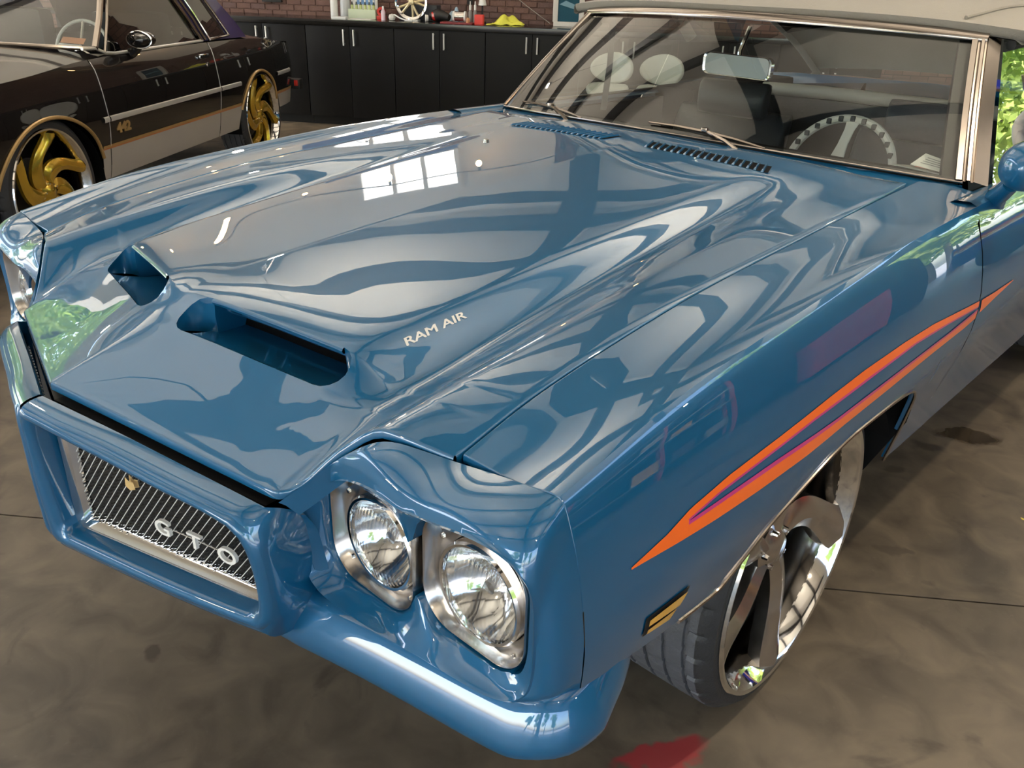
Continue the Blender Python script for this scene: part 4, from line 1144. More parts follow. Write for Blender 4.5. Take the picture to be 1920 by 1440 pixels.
# grilles: chrome frame, diagonal bars and beads, lettering and badge
dgr = np.array([1, .25, 0])/math.hypot(1, .25); ngr = np.array([dgr[1], -dgr[0], 0])
def GP(x, z, off): # point of the grille plane at lateral position x
    p = np.array([x, ny(x), z])-ngr*off; return p
def gz0(x): return .599+.02*(x-.05)/.43
def gz1(x): return pc1([.0, .05, .31, .43, .462, .482, .50], [.808, .803, .785, .773, .757, .72, .64], x)
for sgn in (1, -1):
    f_ = (lambda v: v) if sgn > 0 else mir
    bk = MB().grid(np.array([[GP(x, gz0(x)+(gz1(x)-gz0(x))*q, .050) for x in np.linspace(.03, .489, 30)] for q in np.linspace(0, 1, 6)]), False)
    gr = part('grille', f_((bk.V, bk.F)), M['black'], car, smooth=False)
    bars = MB(); beads = MB()
    dx = .0152
    for k in range(-13, 33):
        x0 = .05+k*dx; seg = []
        for q in np.linspace(0, 1, 40):
            z = .598+.21*q; x = x0+.21*q*.78
            if .062 <= x <= .484 and gz0(x)+.0185 <= z <= gz1(x)-.004: seg.append(GP(x, z, .038))
        if len(seg) > 2: bars.tube([seg[0], seg[-1]], .0008, 5)
        for zi in range(22):
            for h in (0, 1):
                z = .606+zi*.0092+.003*h; q = (z-.598)/.21; x = x0+.21*q*.78+dx*(.30+.38*h)
                if .064 <= x <= .482 and gz0(x)+.014 <= z <= gz1(x)-.006:
                    c = GP(x, z, .043); r_ = .0028
                    a_, b_ = dgr*r_, np.array([0, 0, r_])
                    beads.add([c+a_, c+b_, c-a_, c-b_, c+ngr*.007+b_*.3], [[0, 1, 4], [1, 2, 4], [2, 3, 4], [3, 0, 4]])
    b_ = part('grille_bars', f_((bars.V, bars.F)), M['white_letter'], gr); b_['kind'] = 'stuff'
    b_ = part('grille_beads', f_((beads.V, beads.F)), pmat('grille_bead', (.30, .30, .30), (.42, .42, .42), rough=.2, metal=1.0) if sgn > 0 else bpy.data.materials['grille_bead'], gr, smooth=False); b_['kind'] = 'stuff'
    fr = MB()
    fr.grid(np.array([[GP(x, gz0(x)-.004, .036) for x in np.linspace(.045, .490, 24)], [GP(x, gz0(x)-.002, .030) for x in np.linspace(.045, .490, 24)], [GP(x, gz0(x)+.003, .031) for x in np.linspace(.047, .489, 24)], [GP(x, gz0(x)+.017, .044) for x in np.linspace(.055, .488, 24)]]), False)
    fr.grid(np.array([[GP(.030, z, .036) for z in np.linspace(.60, .81, 8)], [GP(.034, z, .030) for z in np.linspace(.60, .81, 8)], [GP(.052, z, .034) for z in np.linspace(.60, .81, 8)], [GP(.060, z, .046) for z in np.linspace(.60, .81, 8)]]), True)
    part('grille_frame', f_((fr.V, fr.F)), M['chrome'], gr)
    if sgn > 0:
        for ch, cx, cz_ in (('G', .277, .690), ('T', .347, .6905), ('O', .415, .691)):
            V, F = text_mesh(ch, .038, .003, 1.35, .0004)
            P = [GP(cx, cz_, .022)+dgr*v[0]+np.array([0, 0, v[1]])+ngr*v[2] for v in V]
            part('grille_letter', (P, F), M['white_letter'], gr, smooth=False, label='chrome letter '+ch)  # white colour stands in for the bright reflections of chrome
        rl = MB().tube([GP(.296, .6895, .026), GP(.398, .6905, .026)], .0015, 6); part('letter_bar', (rl.V, rl.F), M['chrome'], gr)
        bpts = [(.196, .738), (.206, .733), (.219, .739), (.217, .752), (.207, .750), (.198, .756)]
        bd = MB().add([GP(x, z, .026) for x, z in bpts], [[0, 1, 2, 3, 4, 5]])
        bd.add([GP(x, z, .034) for x, z in bpts], [[5, 4, 3, 2, 1, 0]])
        part('grille_badge', (bd.V, bd.F), pmat('tan_badge', (.55, .36, .14), (.68, .48, .22), scale=90, rough=.4), gr, smooth=False)
# ---- lower bumper / valance
VPATH = [(.44, -.960, .612), (.52, -.945, .620), (.62, -.925, .624), (.72, -.907, .626), (.82, -.890, .628), (.872, -.880, .632), (.900, -.868, .645), (.915, -.845, .650), (.920, -.81, .656), (.920, -.76, .662), (.915, -.715, .666)]
vp = resample(VPATH, 60)
vo = outdir(vp)
prof = [(-.03, .000), (-.004, .003), (.008, -.001), (.018, -.012), (.028, -.029), (.036, -.048), (.0415, -.066), (.0435, -.080), (.042, -.091), (.035, -.100), (.022, -.106), (-.01, -.109), (-.08, -.104)]
rows = []
tt = np.linspace(0, 1, 60)
for o_, z_ in prof:
    k = np.interp(tt, [0, .08, .85, 1], [.9, 1, 1, .35]); kz = np.interp(tt, [0, .1, .86, 1], [1, 1, 1, .75])
    rows.append(vp+vo*(o_*k)[:, None]+np.array([0, 0, .90])*(z_*kz)[:, None])
mb = MB().grid(np.array(rows), True)
both('lower_bumper', (mb.V, mb.F), M['paint'], sharp=60)
# centre pan below the nose and dark inner structure
mb = MB().grid(np.array([[(x, ny(abs(x))+.06, .540), (x, ny(abs(x))+.10, .50), (x, -.80, .46)] for x in np.linspace(-.5, .5, 11)]), True)
part('lower_pan', (mb.V, mb.F), M['dark'])
mb = MB()
mb.box((0, -.42, .66), 1.20, .80, .42).box((0, -.93, .69), .80, .12, .18)  # dark block added so no light shows through the hood gaps
part('engine_bay_block', (mb.V, mb.F), M['dark'], car, smooth=False)
mb = MB(); mb.box((0, 1.9, .50), 1.56, 2.6, .08).box((0, .64, .78), 1.40, .12, .5)
part('floor_pan', (mb.V, mb.F), M['dark'], car, smooth=False)
# black bumper gap strip under the hood edge
gp = np.array([HP[i, 0] for i in range(len(HX)) if HX[i] < .48])
mb = MB().grid(np.array([gp+np.array([0, .04, -.030]), gp+np.array([0, -.004, -.034]), gp+np.array([0, .0, -.06])]), False)
mb.mirror(); part('hood_seal', (mb.V, mb.F), M['black'])
# wheel wells
def well(y0, r):
    m = MB()
    P = [[(x, y0+r*math.cos(a), .36+r*math.sin(a)) for x in (.45, .60, .75, .895)] for a in np.linspace(.50, PI-.62, 24)]
    m.grid(np.array(P), False)
    m.add([(.46, y0-r, .3), (.46, y0+r, .3), (.46, y0+r, .36+r), (.46, y0-r, .36+r)], [[0, 1, 2, 3]])
    m.add([(.46, y0+r-.02, .40), (.84, y0+r-.02, .415), (.915, y0+r-.02, .59), (.926, y0+r-.022, .70), (.46, y0+r-.02, .76)], [[0, 1, 2, 3, 4]])
    return m
for y0, r in ((.0, .40), (2.845, .40)):
    m = well(y0, r); both('wheel_well', (m.V, m.F), M['dark'])
for o_, sgn in zip(doors, (1, -1)):
    f_ = (lambda v: v) if sgn > 0 else mir
    part('orange_stripe', f_(patch([(.566, .856), (.664, .852), (.805, .850)], [(.570, .824), (.676, .836), (.812, .848)], 24, .0012)), M['orange'], o_)
# ---- cowl, windshield, frame
WB = lambda x: (x, .605+.185*(abs(x)/.80)**2.2, 1.098-.036*(abs(x)/.80)**2)      # foot of the glass
WTp = lambda x: (x, .950+.140*(abs(x)/.66)**2.0, 1.396-.020*(abs(x)/.66)**2)       # head of the glass
def WS(s, q, off=0.0):
    a = np.array(WB(s*.790)); b = np.array(WTp(s*.652)); p = a+(b-a)*q
    p[1] -= .012*math.sin(PI*q); p[2] += .008*math.sin(PI*q)
    return p+np.array([0, -.70, .71])*off
mb = MB().grid(np.array([[WS(s, q) for q in np.linspace(0, 1, 14)] for s in np.linspace(-1, 1, 33)]), False)
ws = part('windshield', (mb.V, mb.F), M['glass'], car, sharp=80)
mb = MB().tube([WS(s, 0, .003) for s in np.linspace(-1, 1, 40)], .003, 8); part('windshield_trim', (mb.V, mb.F), M['stainless'], ws)
mb = MB().grid(np.array([[WS(s, q, -.002) for q in (0, .012, .03)] for s in np.linspace(-1, 1, 33)]), False); part('glass_border', (mb.V, mb.F), M['black'], ws)
# cowl panel between hood and glass
mb = MB()
rows = []
for s in np.linspace(-1, 1, 41):
    f = np.array(WS(s, 0)); x = f[0]; yb = hyb(min(abs(x), .708)); hx = min(abs(x), .708)
    zb_ = hood_z(min(hx, .70), yb-.008)[0]
    rows.append([(math.copysign(hx, x), yb-.003, zb_-.016), (math.copysign((hx+abs(x))/2, x), (yb+f[1])/2, (zb_+f[2])/2-.022), (x, f[1]+.004, f[2]-.006), (x, f[1]+.03, f[2]-.05)])
mb.grid(np.array(rows), False); part('cowl', (mb.V, mb.F), M['paint'], car, sharp=60)
# fender-to-pillar filler
for sg in (1, -1):
    mb = MB(); rows = []
    for q in np.linspace(0, 1, 8):
        y = .60+.22*q
        zr = pc1(*ZR, y); zg = pc1(*ZG, min(y, .8))
        rows.append([(.70, y, zg-.026), (.76, y, zg-.022), (.82, y, zr-.020), (.865, y, zr-.022), (.875, y, zr-.04)])
    mb.grid(np.array(rows), False); part('cowl_side', (mb.V, mb.F) if sg > 0 else mir((mb.V, mb.F)), M['paint'], car, sharp=60)
# pillars: wide stainless moulding in two ribs, dark inner edge
def strip(lo, hi, secs):
    """loft of a cross-section (a along in->out, b proud) between two stations"""
    rows = []
    for q in np.linspace(0, 1, 8):
        base = np.array(lo[0])+(np.array(hi[0])-np.array(lo[0]))*q; out = np.array(lo[1])+(np.array(hi[1])-np.array(lo[1]))*q
        base[1] -= .010*math.sin(PI*q); out[1] -= .010*math.sin(PI*q)
        d = out-base
        nrm = np.array([.18, -.70, .69])
        rows.append([base+d*a+nrm*b for a, b in secs])
    return grid(np.array(rows), True)
lo = ((.779, .788, 1.064), (.838, .835, 1.052)); hi = ((.646, 1.088, 1.377), (.700, 1.130, 1.380))
for sg in (1, -1):
    f_ = (lambda v: v) if sg > 0 else mir
    o_ = part('pillar_moulding', f_(strip(lo, hi, [(-.12, -.004), (-.10, .010), (.10, .013), (.14, .008), (.22, .008), (.26, .015), (.36, .016), (.40, .009), (.46, .009), (.50, .013), (.98, .006), (1.02, -.03)])), M['stainless'], car, sharp=30)
    part('pillar_inner', f_(strip(((.745, .765, 1.068), (.785, .800, 1.06)), ((.615, 1.068, 1.376), (.652, 1.10, 1.375)), [(-.1, -.03), (0, -.004), (.9, -.002), (1, -.05)])), M['black'], car)
# header: black seal, bright moulding, then the canvas
hd = [WS(s, 1.0) for s in np.linspace(-1.04, 1.04, 41)]
rows = []
for a, b in ((-.016, .006), (-.014, .012), (-.004, .015), (.010, .016), (.022, .014), (.030, .004)):
    rows.append([p+np.array([0, .62, .45])*a*1.0+np.array([0, -.45, .80])*b for p in hd])
mb = MB().grid(np.array(rows), False); part('header_moulding', (mb.V, mb.F), M['stainless'], car, sharp=60)
mb = MB().tube([p+np.array([0, .028, .026]) for p in hd], .006, 8); part('header_seal', (mb.V, mb.F), M['black'], car)
# ---- soft top
def TOPP(s, y):
    hw = pc1([.9, 1.2, 2.0, 2.6, 3.1], [.735, .765, .775, .76, .70], y)
    zc = pc1([.9, 1.1, 1.5, 2.0, 2.45, 2.8, 3.1], [1.425, 1.452, 1.487, 1.495, 1.455, 1.32, 1.10], y)
    ze = pc1([.9, 1.1, 1.5, 2.0, 2.45, 2.8, 3.1], [1.392, 1.405, 1.425, 1.425, 1.395, 1.26, 1.07], y)
    a = abs(s)
    x = hw*min(1, a); z = zc-(zc-ze)*a**2.4
    return math.copysign(x, s), z
rows = []
ys_ = list(np.linspace(0, 1, 5))+list(np.linspace(1, 2, 24))[1:]
for v in ys_:
    row = []
    for s in np.linspace(-1, 1, 37):
        y0 = .968+.150*s*s
        if v < 1:                                   # rolled front edge over the header
            x, z = TOPP(s, y0+.02); a_ = PI/2*v
            row.append((x, y0+.035-.035*math.sin(a_)*1.0 if v == 1 else y0+.030*(1-math.sin(a_)) , z-.034+.030*(1-math.cos(a_))))
        else:
            y = y0+(3.08-y0)*(v-1)
            x, z = TOPP(s, y)
            z -= .004*math.exp(-((y-y0)/.02)**2)
            row.append((x, y, z))
    rows.append(row)
rows = np.array(rows)
mb = MB().grid(rows, True)
for k in (0, -1):                                    # side valance hanging over the windows
    e = rows[4:, k]; s_ = 1 if k == -1 else -1
    mb.grid(np.array([e, e+np.array([s_*.006, 0, -.008]), e+np.array([s_*.006, 0, -.030]), e+np.array([s_*-.006, 0, -.034]), e+np.array([s_*-.03, 0, -.02])]), k == -1)
top = part('soft_top', (mb.V, mb.F), M['canvas'], car, sharp=60)
seam = [(x, y, TOPP(s, y)[1]+.003) for s in (.80,) for y in np.linspace(1.10, 2.6, 30) for x in (TOPP(s, y)[0],)]
for sg in (1, -1):
    mb = MB().tube([(sg*p[0], p[1], p[2]) for p in seam], .005, 6); part('top_seam', (mb.V, mb.F), M['canvas'], top)
lin = rows[4:].copy(); lin[:, :, 2] -= .025; lin[:, :, 0] *= .97
mb = MB().grid(lin[:20], False); part('headliner', (mb.V, mb.F), M['dark'], top)
for sg in (1, -1):
    mb = MB().tube([(sg*.72, 1.15, 1.365), (sg*.745, 1.6, 1.395), (sg*.745, 2.1, 1.395), (sg*.74, 2.45, 1.36)], .014, 8); part('roof_rail', (mb.V, mb.F), M['black'], top)
# ---- side windows
mb = MB().grid(np.array([[(.846-.140*q, y+.29*(1-(y-.835)/.96)*q, 1.055+.325*q) for q in np.linspace(0, 1, 8)] for y in np.linspace(.835, 1.79, 14)]), False)
both('side_window', (mb.V, mb.F), M['sideglass'], sharp=80)
mb = MB().grid(np.array([[(.846-.14*q, y-.10*q*(y-1.8)/.6, 1.062+.32*q) for q in np.linspace(0, 1, 6)] for y in np.linspace(1.80, 2.40, 6)]), False)
both('quarter_window', (mb.V, mb.F), M['sideglass'], sharp=80)
# ---- wipers
def wiper(a, b, piv):
    a, b, piv = map(np.array, (a, b, piv))
    m = MB(); m.tube([a, a+(b-a)*.25+np.array([0, 0, .006]), a+(b-a)*.5+np.array([0, 0, .008]), a+(b-a)*.75+np.array([0, 0, .006]), b], [.0025, .0045, .006, .0045, .0025], 6)
    w_ = part('wiper', (m.V, m.F), M['stainless'])
    m = MB(); m.tube([piv, piv+(a+(b-a)*.5-piv)*.5+np.array([0, 0, .012]), a+(b-a)*.5+np.array([0, 0, .012])], [.006, .005, .004], 6); part('wiper_arm', (m.V, m.F), M['stainless'], w_)
    m = MB(); m.box(a+(b-a)*.5+np.array([0, 0, .014]),   .018, .016, .010, None, .003); part('wiper_clip', (m.V, m.F), M['stainless'], w_)
def onws(x, q, off=.012):
    lo_, hi_ = -1.0, 1.0
    for _ in range(40):
        m = (lo_+hi_)/2
        if WS(m, q)[0] < x: lo_ = m
        else: hi_ = m
    return WS(lo_, q, off)
wiper(onws(-.04, .05, .008), onws(.33, .004, .006), (.30, .585, 1.075))
wiper(onws(-.66, .06, .008), onws(-.30, .004, .006), (-.30, .58, 1.075))
# ---- door mirror (driver) and its twin
mb = MB()
mb.tube([(.872, .76, 1.020), (.895, .70, 1.065), (.928, .655, 1.105)], [.030, .024, .020], 12)
mb.add(*lathe([(0, -.05), (.028, -.046), (.046, -.03), (.054, 0), (.055, .024), (.050, .030), (0, .030)], (.952, .625, 1.150), 'y', 28))
dm = part('door_mirror', (mb.V, mb.F), M['paint'], sharp=50)
part('mirror_glass', lathe([(0, .032), (.048, .032), (.048, .026)], (.952, .625, 1.150), 'y', 24), M['mirror'], dm)
# ---- interior
mb = MB()
mb.grid(np.array([[WS(s, 0)+np.array([0, .02, -.015]), (x, .92, 1.045-.02*abs(s)), (x, 1.02, 1.035), (x, 1.05, 1.0), (x, 1.04, .88), (x, 1.00, .70)] for s in np.linspace(-.98, .98, 21) for x in (s*.75,)]), True)
dash = part('dashboard', (mb.V, mb.F), M['dark'], car, sharp=60)
mb = MB().box((.37, 1.055, .955), .40, .02, .11, None, .01); part('gauge_panel', (mb.V, mb.F), M['brushed'], dash)
sw = empty('steering_wheel', (.335, 1.13, .96), parent=car)
tl = math.radians(24)
def SWp(a, b, c=0.0): # a right, b up in the wheel plane, c towards the driver
    return (.322+a, 1.13+b*math.sin(tl)+c*math.cos(tl), .968+b*math.cos(tl)-c*math.sin(tl))
mb = MB().tube([SWp(.168*math.sin(a), .168*math.cos(a)) for a in np.linspace(0, 2*PI, 64, False)], .0125, 10, False, True)
part('wheel_rim', (mb.V, mb.F), M['white_vinyl'], sw)
for k in range(28):
    a = 2*PI*k/28
    mb = MB().box(SWp(.165*math.sin(a), .165*math.cos(a), -.009), .015, .016, .017, None, .005)
    part('finger_grip', (mb.V, mb.F), M['vinyl'], sw)
for a in (0, 2.1, -2.1):
    mb = MB()
    P = [[SWp(r*math.sin(a)+w_*math.cos(a)*s, r*math.cos(a)-w_*math.sin(a)*s, c) for s in (-1, 1)] for r, w_, c in ((.03, .022, -.03), (.08, .015, -.022), (.13, .015, -.010), (.166, .022, 0))]
    mb.grid(np.array(P)); mb.grid(np.array(P)+np.array([0, .006, .0]), True); part('wheel_spoke', (mb.V, mb.F), M['white_vinyl'], sw)
part('wheel_hub', lathe([(0, .012), (.035, .008), (.04, -.03), (0, -.03)], (.335, 1.145, .955), 'y', 20), M['black'], sw)
part('steering_column', tube([(.335, 1.14, .96), (.335, .98, .89)], [.035, .045], 12), M['black'], sw)
def seat(cx, mat, nm):
    t = empty('front_seat', (cx, 1.60, .54), parent=car)
    def blob(w_, pts, th, name, m, expo=4):
        # pts: centre line (y,z); th: half thickness per station; super-ellipse section across x
        P = []
        for (y, z), h in zip(pts, th):
            row = []
            for k in range(28):
                a = 2*PI*k/28; c, s = math.cos(a), math.sin(a)
                row.append((cx+math.copysign(abs(c)**(2/expo), c)*w_, y+math.copysign(abs(s)**(2/expo), s)*h*.9, z+math.copysign(abs(s)**(2/expo), s)*h*.25))
            P.append(row)
        V_, F_ = grid(np.array(P), False, False, True)
        n_ = len(V_); F_ = F_+[list(range(28)), list(range(n_-28, n_))[::-1]]
        return part(name, (V_, F_), m, t, sharp=60)
    blob(.255, [(1.68, .60), (1.70, .70), (1.73, .85), (1.76, .96), (1.775, 1.0), (1.778, 1.015)], [.075, .085, .08, .07, .055, .02], 'backrest', mat)
    P = []
    blob(.25, [(1.30, .60), (1.34, .61), (1.50, .60), (1.68, .59)], [.03, .075, .085, .08], 'cushion', mat)
    blob(.155, [(1.755, 1.00), (1.755, 1.015), (1.752, 1.04), (1.752, 1.085), (1.755, 1.115), (1.757, 1.125)], [.03, .048, .056, .056, .044, .015], 'headrest', mat)
seat(-.42, M['vinyl'], 'p'); seat(.37, M['vinyl_blue'], 'd')
mb = MB().box((0, 2.42, .80), 1.25, .16, .46, None, .05).box((0, 2.22, .62), 1.25, .45, .16, None, .05)
rs = part('rear_seat', (mb.V, mb.F), M['vinyl'])
mb = MB().tube([(-.60, 2.34, 1.045), (-.3, 2.33, 1.055), (.3, 2.33, 1.055), (.60, 2.34, 1.045)], .028, 12); part('seat_roll', (mb.V, mb.F), M['cream_vinyl'], rs)
for sg in (1, -1):
    mb = MB().box((sg*.735, 2.25, .82), .20, .92, .50, None, .02); part('quarter_trim', (mb.V, mb.F), M['dark'])
# belt strap and inner door panels
mb = MB()
for sg in (1, -1): mb.add(*boxm((sg*.80, 1.35, .82), .03, 1.0, .42, None, .01))
part('door_card', (mb.V, mb.F), M['dark'], car, smooth=False)
mb = MB().grid(np.array([[(-.66+.02*s, 1.22+.008*s, 1.36), (-.63+.02*s, 1.18+.008*s, 1.20), (-.60+.02*s, 1.12+.01*s, 1.045)] for s in (-.5, .5)]))
mb.grid(np.array([[(-.66+.02*s, 1.222+.008*s, 1.36), (-.63+.02*s, 1.182+.008*s, 1.20), (-.60+.02*s, 1.122+.01*s, 1.045)] for s in (-.5, .5)]), True)
part('belt_strap', (mb.V, mb.F), M['vinyl'])
# inside mirror
rm = empty('inside_mirror', (.055, .90, 1.25), parent=car)
rr = rrect(.232, .062, .018, 5)
def RMp(a, b, c): return (.055+a*.98+c*.0, .905+a*.02+c, 1.268+b-.018*a)
rows = [[RMp(a*k, b*k, c) for a, b in rr] for k, c in ((.93, -.002), (1.0, -.004), (1.0, .014), (.9, .022))]
V_, F_ = grid(np.array(rows), True, False, True); part('mirror_shell', (V_, F_), M['chrome'], rm)
part('mirror_glass', ([RMp(a*.93, b*.93, .023) for a, b in rr]+[RMp(a*.93, b*.93, -.0035) for a, b in rr], [list(range(len(rr))), list(range(len(rr), 2*len(rr)))[::-1]]), M['mirror'], rm, smooth=False)
part('mirror_stem', tube([RMp(0, .0, .008), (.055, .915, 1.31), (.06, .945, 1.375)], .007, 8), M['chrome'], rm)
# ---- wheels
def tire_mesh(R, rimr, x0, x1, grooves=True):
    """profile across the tread from x0 (inner) to x1 (outer side)"""
    w_ = x1-x0; prof = [(rimr, x0+.02), (rimr+.5*(R-rimr), x0-.004), (R-.016, x0+.004), (R-.006, x0+.014)]
    gx = [.18, .40, .60, .80]; xsn = [.10]
    for g in gx: xsn += [g-.022, g-.018, g+.018, g+.022]
    xsn += [.90]
    for q in xsn:
        dr = 0
        if any(abs(q-g) < .02 for g in gx): dr = .007
        prof.append((R-dr-.002*(2*q-1)**2, x0+w_*q))
    prof += [(R-.006, x1-.014), (R-.016, x1-.004), (rimr+.5*(R-rimr), x1+.006), (rimr+.006, x1+.004), (rimr, x1-.006)]
    n = 288; P = []
    for k in range(n):
        a = 2*PI*k/n; row = []
        for i, (r, x) in enumerate(prof):
            q = (x-x0)/w_
            if grooves and r > R-.012:
                ph = (k+ (10*(q-.5) if .2 < q < .8 else 0)) % 8
                if ((q < .16 or q > .82) and ph < 1.0): r -= .006
                elif .2 < q < .8 and ph < .9: r -= .004
            row.append((x, r*math.cos(a), r*math.sin(a)))
        P.append(row)
    return grid(np.array(P), False, True, False), len(prof)
def blades(n, r0, r1, xh, xr, twist, wid, th, fork=False):
    out = []
    for k in range(n):
        a0 = 2*PI*k/n
        L, T = [], []
        m = MB()
        st = np.linspace(0, 1, 12)
        rows = []
        for q in st:
            r = r0+(r1-r0)*q; a = a0+twist*(math.sin(PI*(q-.5))*.5+.5)
            w_ = pc1([0, .25, .6, 1], wid, q); x = xh+(xr-xh)*q**1.6
            ca, sa = math.cos(a), math.sin(a)
            rad = np.array([0, ca, sa]); tan = np.array([0, -sa, ca])
            c = rad*r+np.array([x, 0, 0])
            rows.append([c-tan*w_-np.array([th, 0, 0]), c-tan*w_+np.array([-.004, 0, 0]), c-tan*w_*.25+np.array([.010, 0, 0]), c+tan*w_*.35+np.array([.004, 0, 0]), c+tan*w_+np.array([-.012, 0, 0]), c+tan*w_-np.array([th, 0, 0])])
        m.grid(np.array(rows), True)
        out.append((np.array(m.V), m.F))
    return out
def wheel(name, parent, centre, sgn, ax, R, rimr, w_, spec, ang0=0.0, steer=0.0, top=False, label=None):
    """ax: function mapping local (outwards, rearwards, up) to world"""
    t = empty(name, ax(0, 0, -R), parent=parent)
    def W(V):
        V = np.array(V, float); c, s = math.cos(ang0), math.sin(ang0)
        y, z = V[:, 1]*c-V[:, 2]*s, V[:, 1]*s+V[:, 2]*c
        cs, ss = math.cos(steer), math.sin(steer)
        x2, y2 = V[:, 0]*cs-y*ss, V[:, 0]*ss+y*cs
        return [ax(a, b, d) for a, b, d in zip(x2, y2, z)]
    def pt(nm, VF, mat, par=t, **kw):
        F = VF[1] if sgn > 0 else [list(f)[::-1] for f in VF[1]]
        return add(nm, W(VF[0]), F, mat, par, **kw)
    (tv, tf), npf = tire_mesh(R, rimr, -w_, -.006)
    fr = []; fs = []
    for f in tf:
        i = f[0] % npf
        (fr if 3 <= i < npf-6 else fs).append(f)
    o = pt('tire', (tv, tf), [M['rubber'], M['tread']], sharp=30)
    mi = [1 if 3 <= (f[0] % npf) < npf-6 else 0 for f in tf]
    o.data.polygons.foreach_set('material_index', mi)
    rim = pt('rim', lathe([(rimr-.024, -.034), (rimr-.022, -.03), (rimr-.012, -.006), (rimr-.003, .006), (rimr+.006, .008), (rimr+.010, .002), (rimr+.006, -.010)], (0, 0, 0), 'x', 72), M['chrome'])
    pt('rim_barrel', lathe([(rimr-.004, -w_+.015), (rimr-.03, -w_+.04), (rimr-.035, -.06), (rimr-.023, -.032)], (0, 0, 0), 'x', 60), M['barrel'])
    for b in blades(*spec['blades']): pt('spoke', b, spec['mat'], sharp=40)
    xh = spec['blades'][3]
    pt('hub', lathe([(.0, xh+.020), (.03, xh+.018), (.045, xh+.006), (.062, xh-.002), (.066, xh-.05), (0, xh-.05)], (0, 0, 0), 'x', 30), spec['mat'])
    pt('brake_disc', lathe([(0, -.13), (.17, -.13), (.17, -.145), (0, -.145)], (0, 0, 0), 'x', 40), M['steel'])
    pt('wheel_back', lathe([(0, -.16), (rimr-.03, -.16), (rimr-.03, -.165), (0, -.165)], (0, 0, 0), 'x', 40), M['dark'])
    for k in range(5):
        a = 2*PI*k/5+.3
        pt('lug_nut', lathe([(0, xh+.016), (.006, xh+.015), (.008, xh-.004), (0, xh-.004)], (0, .048*math.cos(a), .048*math.sin(a)), 'x', 8), M['chrome'])
    return t
SPEC = dict(blades=(5, .045, .310, -.055, -.006, -.62, [.026, .040, .046, .060], .035), mat=M['brushed'])
for sg in (1, -1):
    for y0 in (.016, 2.845):
        wheel('wheel', car, None, sg, (lambda a, b, c, sg=sg, y0=y0: (sg*(.864+a), y0+b, .373+c)), .373, .318, .235, SPEC, ang0=.35, steer=(.0346 if y0 < 1 else 0))
# ---- packet and slip lying on the dash behind the glass
t = None
def sheet(name, pts, mat, th, **kw):
    b = [(x, y, z+th) for x, y, z in pts]; n = len(pts)
    return add(name, list(pts)+b, [list(range(n))[::-1], list(range(n, 2*n))]+[[i, (i+1) % n, n+(i+1) % n, n+i] for i in range(n)], mat, kw.pop('parent', None), smooth=False, **kw)
pk = sheet('plastic_packet', [(.600, .815, 1.074), (.735, .803, 1.070), (.740, .860, 1.066), (.655, .895, 1.066)], pmat('cloudy_white_film', (.46, .46, .42), (.58, .58, .54), rough=.25, coat=.5), .003, label='flat translucent packet with red print on the dashboard', cat='packet')
sheet('packet_print', [(.655, .825, 1.0775), (.715, .819, 1.0755), (.718, .828, 1.0755), (.658, .834, 1.0775)], pmat('red_print', (.5, .10, .08), (.6, .16, .12), rough=.5), .0006, parent=pk)
sl_ = sheet('paper_slip', [(.640, .835, 1.078), (.725, .812, 1.076), (.742, .845, 1.094), (.660, .872, 1.104)], M['paper'], .002, label='small printed white slip tilted on top of the packet', cat='paper')
for k in range(4):
    q = .25+.16*k
    a = np.array([.640, .835, 1.0805])*(1-q)+np.array([.660, .872, 1.1065])*q; b = np.array([.725, .812, 1.0785])*(1-q)+np.array([.742, .845, 1.0965])*q
    p0, p1 = a+(b-a)*.2, a+(b-a)*.85; up = (np.array([.660, .872, 1.1065])-np.array([.640, .835, 1.0805]))*.05
    add('print_line', [p0, p1, p1+up, p0+up], [[0, 1, 2, 3]], pmat('grey_print', (.2, .2, .2), (.25, .25, .25), rough=.7) if k == 0 else bpy.data.materials['grey_print'], sl_, smooth=False)
# ================================================================== the black coupe (s: towards its tail, w: out of its driver side, z up)
CH = 2.1948
cd_, cn_ = (math.cos(CH), math.sin(CH)), (math.sin(CH), -math.cos(CH))
def CP(s, w_, z): return (-3.359+s*cd_[0]+w_*cn_[0], .0708+s*cd_[1]+w_*cn_[1], z)
def CPm(V): return [CP(*v) for v in V]
coupe = empty('coupe_car', CP(1.3, -.88, 0), 'black two-door coupe with silver skirts and gold-spoked chrome wheels', 'car')
WC = -.88                                             # centre line
def cpart(name, VF, mat, parent=coupe, **kw): return add(name, CPm(VF[0]), VF[1], mat, parent, **kw)
def cboth(name, VF, mat, parent=coupe, **kw):
    a = cpart(name, VF, mat, parent, **kw)
    V2 = [(s, 2*WC-w_, z) for s, w_, z in VF[0]]
    return a, cpart(name, (V2, [list(f)[::-1] for f in VF[1]]), mat, parent, **kw)
CSW_Z = [.34, .42, .525, .60, .68, .80, .92, .98, 1.0]
CSW_W = [-.035, -.015, .0, .012, .018, .008, -.012, -.035, -.060]
def cw(z, s):
    k = pc1([-1.1, -.8, -.3, 0, 2.9, 3.3, 3.55], [-.09, -.035, -.005, 0, 0, -.02, -.06], s)
    return pc1(CSW_Z, CSW_W, z)+k
def cbelt(s): return pc1([-1.05, -.6, 0, .5, .9, 2.2, 2.7, 3.3, 3.5], [.90, .945, .975, 1.005, 1.01, 1.0, .985, .925, .90], s)
def carch(s):
    z = .345
    for c, a, b, z0 in ((.035, .46, .39, .37), (2.70, .365, .37, .37)):
        d = abs(s-c)/a
        if d < 1: z = max(z, z0+b*math.sqrt(1-d*d)*1.0 if d < 1 else 0)
    return z
